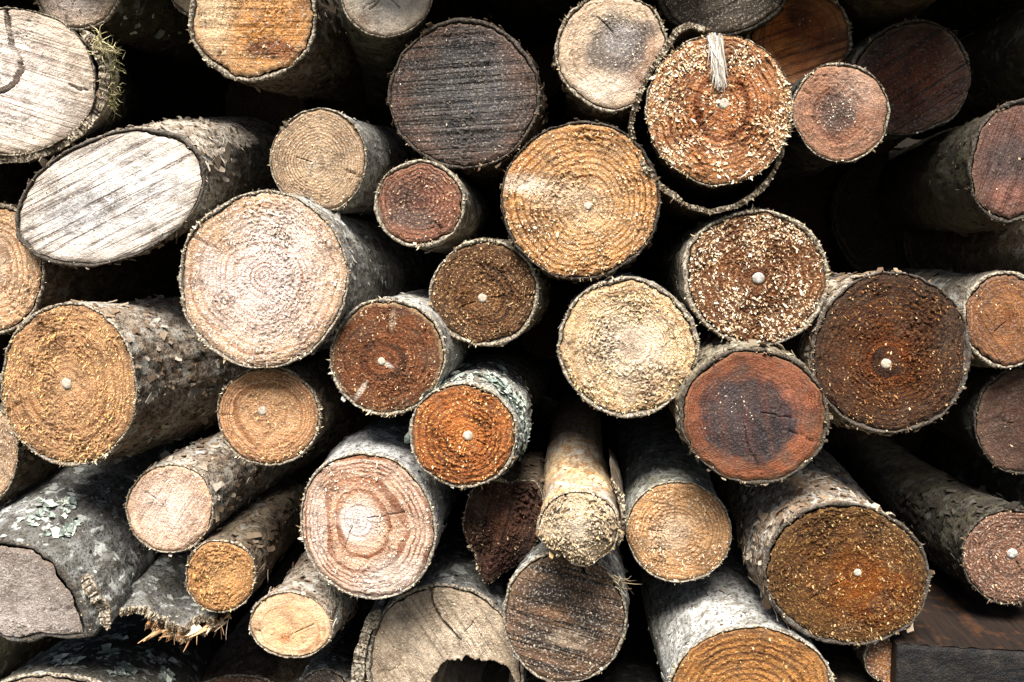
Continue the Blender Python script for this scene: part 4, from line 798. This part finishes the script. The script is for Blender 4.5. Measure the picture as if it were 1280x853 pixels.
bx0 = frame('squared dark timber with a wet black end, lower right corner', 'timber', 'squared_timber', 1122, 806, 1.0, (VPX + 40, VPY + 10))
base_g = dict(seed=81., rings=9, cin=S(26, 26, 28), cmid=S(25, 25, 27), cout=S(30, 27, 24), clate=S(10, 11, 14), ringf=.6, blobs=[], sawdir=1.4, sawf=.4, sawfreq=.6, csaw=S(24, 26, 30), pitf=.4, cpit=S(18, 18, 20), spk=.05, cspk=S(90, 90, 90), edgef=0., cedge=S(60, 44, 30), fuzz=.4, rough=.5)
beam_end = wood_material('beam_end', base_g)
def side_wood(name, c1, c2, c3):
    m = NT(name); p = m.obj(); a = m.noise(m.mapping(p, scale=(90, 90, 5)), 1, 4, .65); b = m.noise(p, 30, 3, .6); f = m.noise(m.mapping(p, scale=(400, 400, 20)), 1, 3, .6)
    c = m.mix(m.step(a, .35, .65), c1, c2); c = m.mix(m.step(b, .52, .66), c, c3); c = m.mix(m.step(f, .5, .65, 0., .6), c, scale_col(c1, .5)); m.bump(m.math('ADD', a, f), .003); return m.done(c, .75, .2)
sl1['root']['kind'] = 'thing'; bx0['root']['kind'] = 'thing'
wood_box('squared_timber', .26, .16, .7, 90, 50, 90, bx0['root'], beam_end, side_wood('beam_side', S(26, 19, 15), S(38, 27, 19), S(60, 38, 22)))
build_log('orange split stick of wood beside the dark timber, lower right corner', 1112, 840, 20, 46, 0, Y=1.02, L=.5, vp=(820, 360), bark='brown', bt=.04,
    outline=[(1090, 802), (1106, 796), (1122, 812), (1132, 840), (1136, 880), (1112, 890), (1104, 850)], col=((168, 112, 50), (146, 94, 42), (104, 66, 32)), ring=.1, saw=.6, sawdir=65, sawfreq=.5, csaw=(110, 66, 28), fuzz=.3, chips=.1, spl=.3, name='split_stick', cat='wood', group=None, rough=.5)

# ------------------------------------------------------------------ logs behind the front row, dim shapes in the gaps, coloured dark to deepen the shade
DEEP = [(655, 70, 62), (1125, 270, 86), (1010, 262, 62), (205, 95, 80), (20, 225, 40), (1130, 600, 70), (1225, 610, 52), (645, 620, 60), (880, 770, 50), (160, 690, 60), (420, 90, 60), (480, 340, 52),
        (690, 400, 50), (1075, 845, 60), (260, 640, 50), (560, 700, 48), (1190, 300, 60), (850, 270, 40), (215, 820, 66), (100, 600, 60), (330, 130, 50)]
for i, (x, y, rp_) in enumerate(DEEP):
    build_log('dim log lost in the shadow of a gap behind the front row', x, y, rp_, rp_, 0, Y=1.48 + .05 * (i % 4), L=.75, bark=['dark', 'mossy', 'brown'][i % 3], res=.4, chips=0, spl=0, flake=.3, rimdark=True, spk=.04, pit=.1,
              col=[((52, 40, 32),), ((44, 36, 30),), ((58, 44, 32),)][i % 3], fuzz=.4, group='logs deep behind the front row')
# ------------------------------------------------------------------ the pile goes on beyond the picture's edges
RING = [(-250 + 180 * k, -158 + (k % 3) * 8, 90) for k in range(11)] + [(-230, 30, 95), (-170, 215, 85), (-150, 395, 85), (-165, 570, 85), (1450, 150, 80), (1440, 330, 88), (1425, 500, 85), (1412, 670, 85), (1400, 845, 88),
        (330, 1030, 90), (500, 1000, 72), (650, 945, 78), (800, 985, 80), (1075, 960, 95), (1250, 1010, 100), (-200, 900, 110)]
for i, (x, y, rp_) in enumerate(RING):
    build_log('log in the pile beyond the edge of the picture', x, y, rp_, rp_, 0, Y=1.03 + .03 * (i % 4), L=1.0, bark=['brown', 'dark', 'mossy', 'dark'][i % 4], res=.35, chips=.1, spl=.4, flake=.3,
              col=[((206, 170, 126),), ((150, 104, 70),), ((216, 196, 170),)][i % 3], group='logs beyond the frame')
print('script seconds', round(time.time() - T0, 1), 'tris', sum(len(o.data.loop_triangles) or sum(len(p.vertices) - 2 for p in o.data.polygons) for o in bpy.data.objects if o.type == 'MESH'))
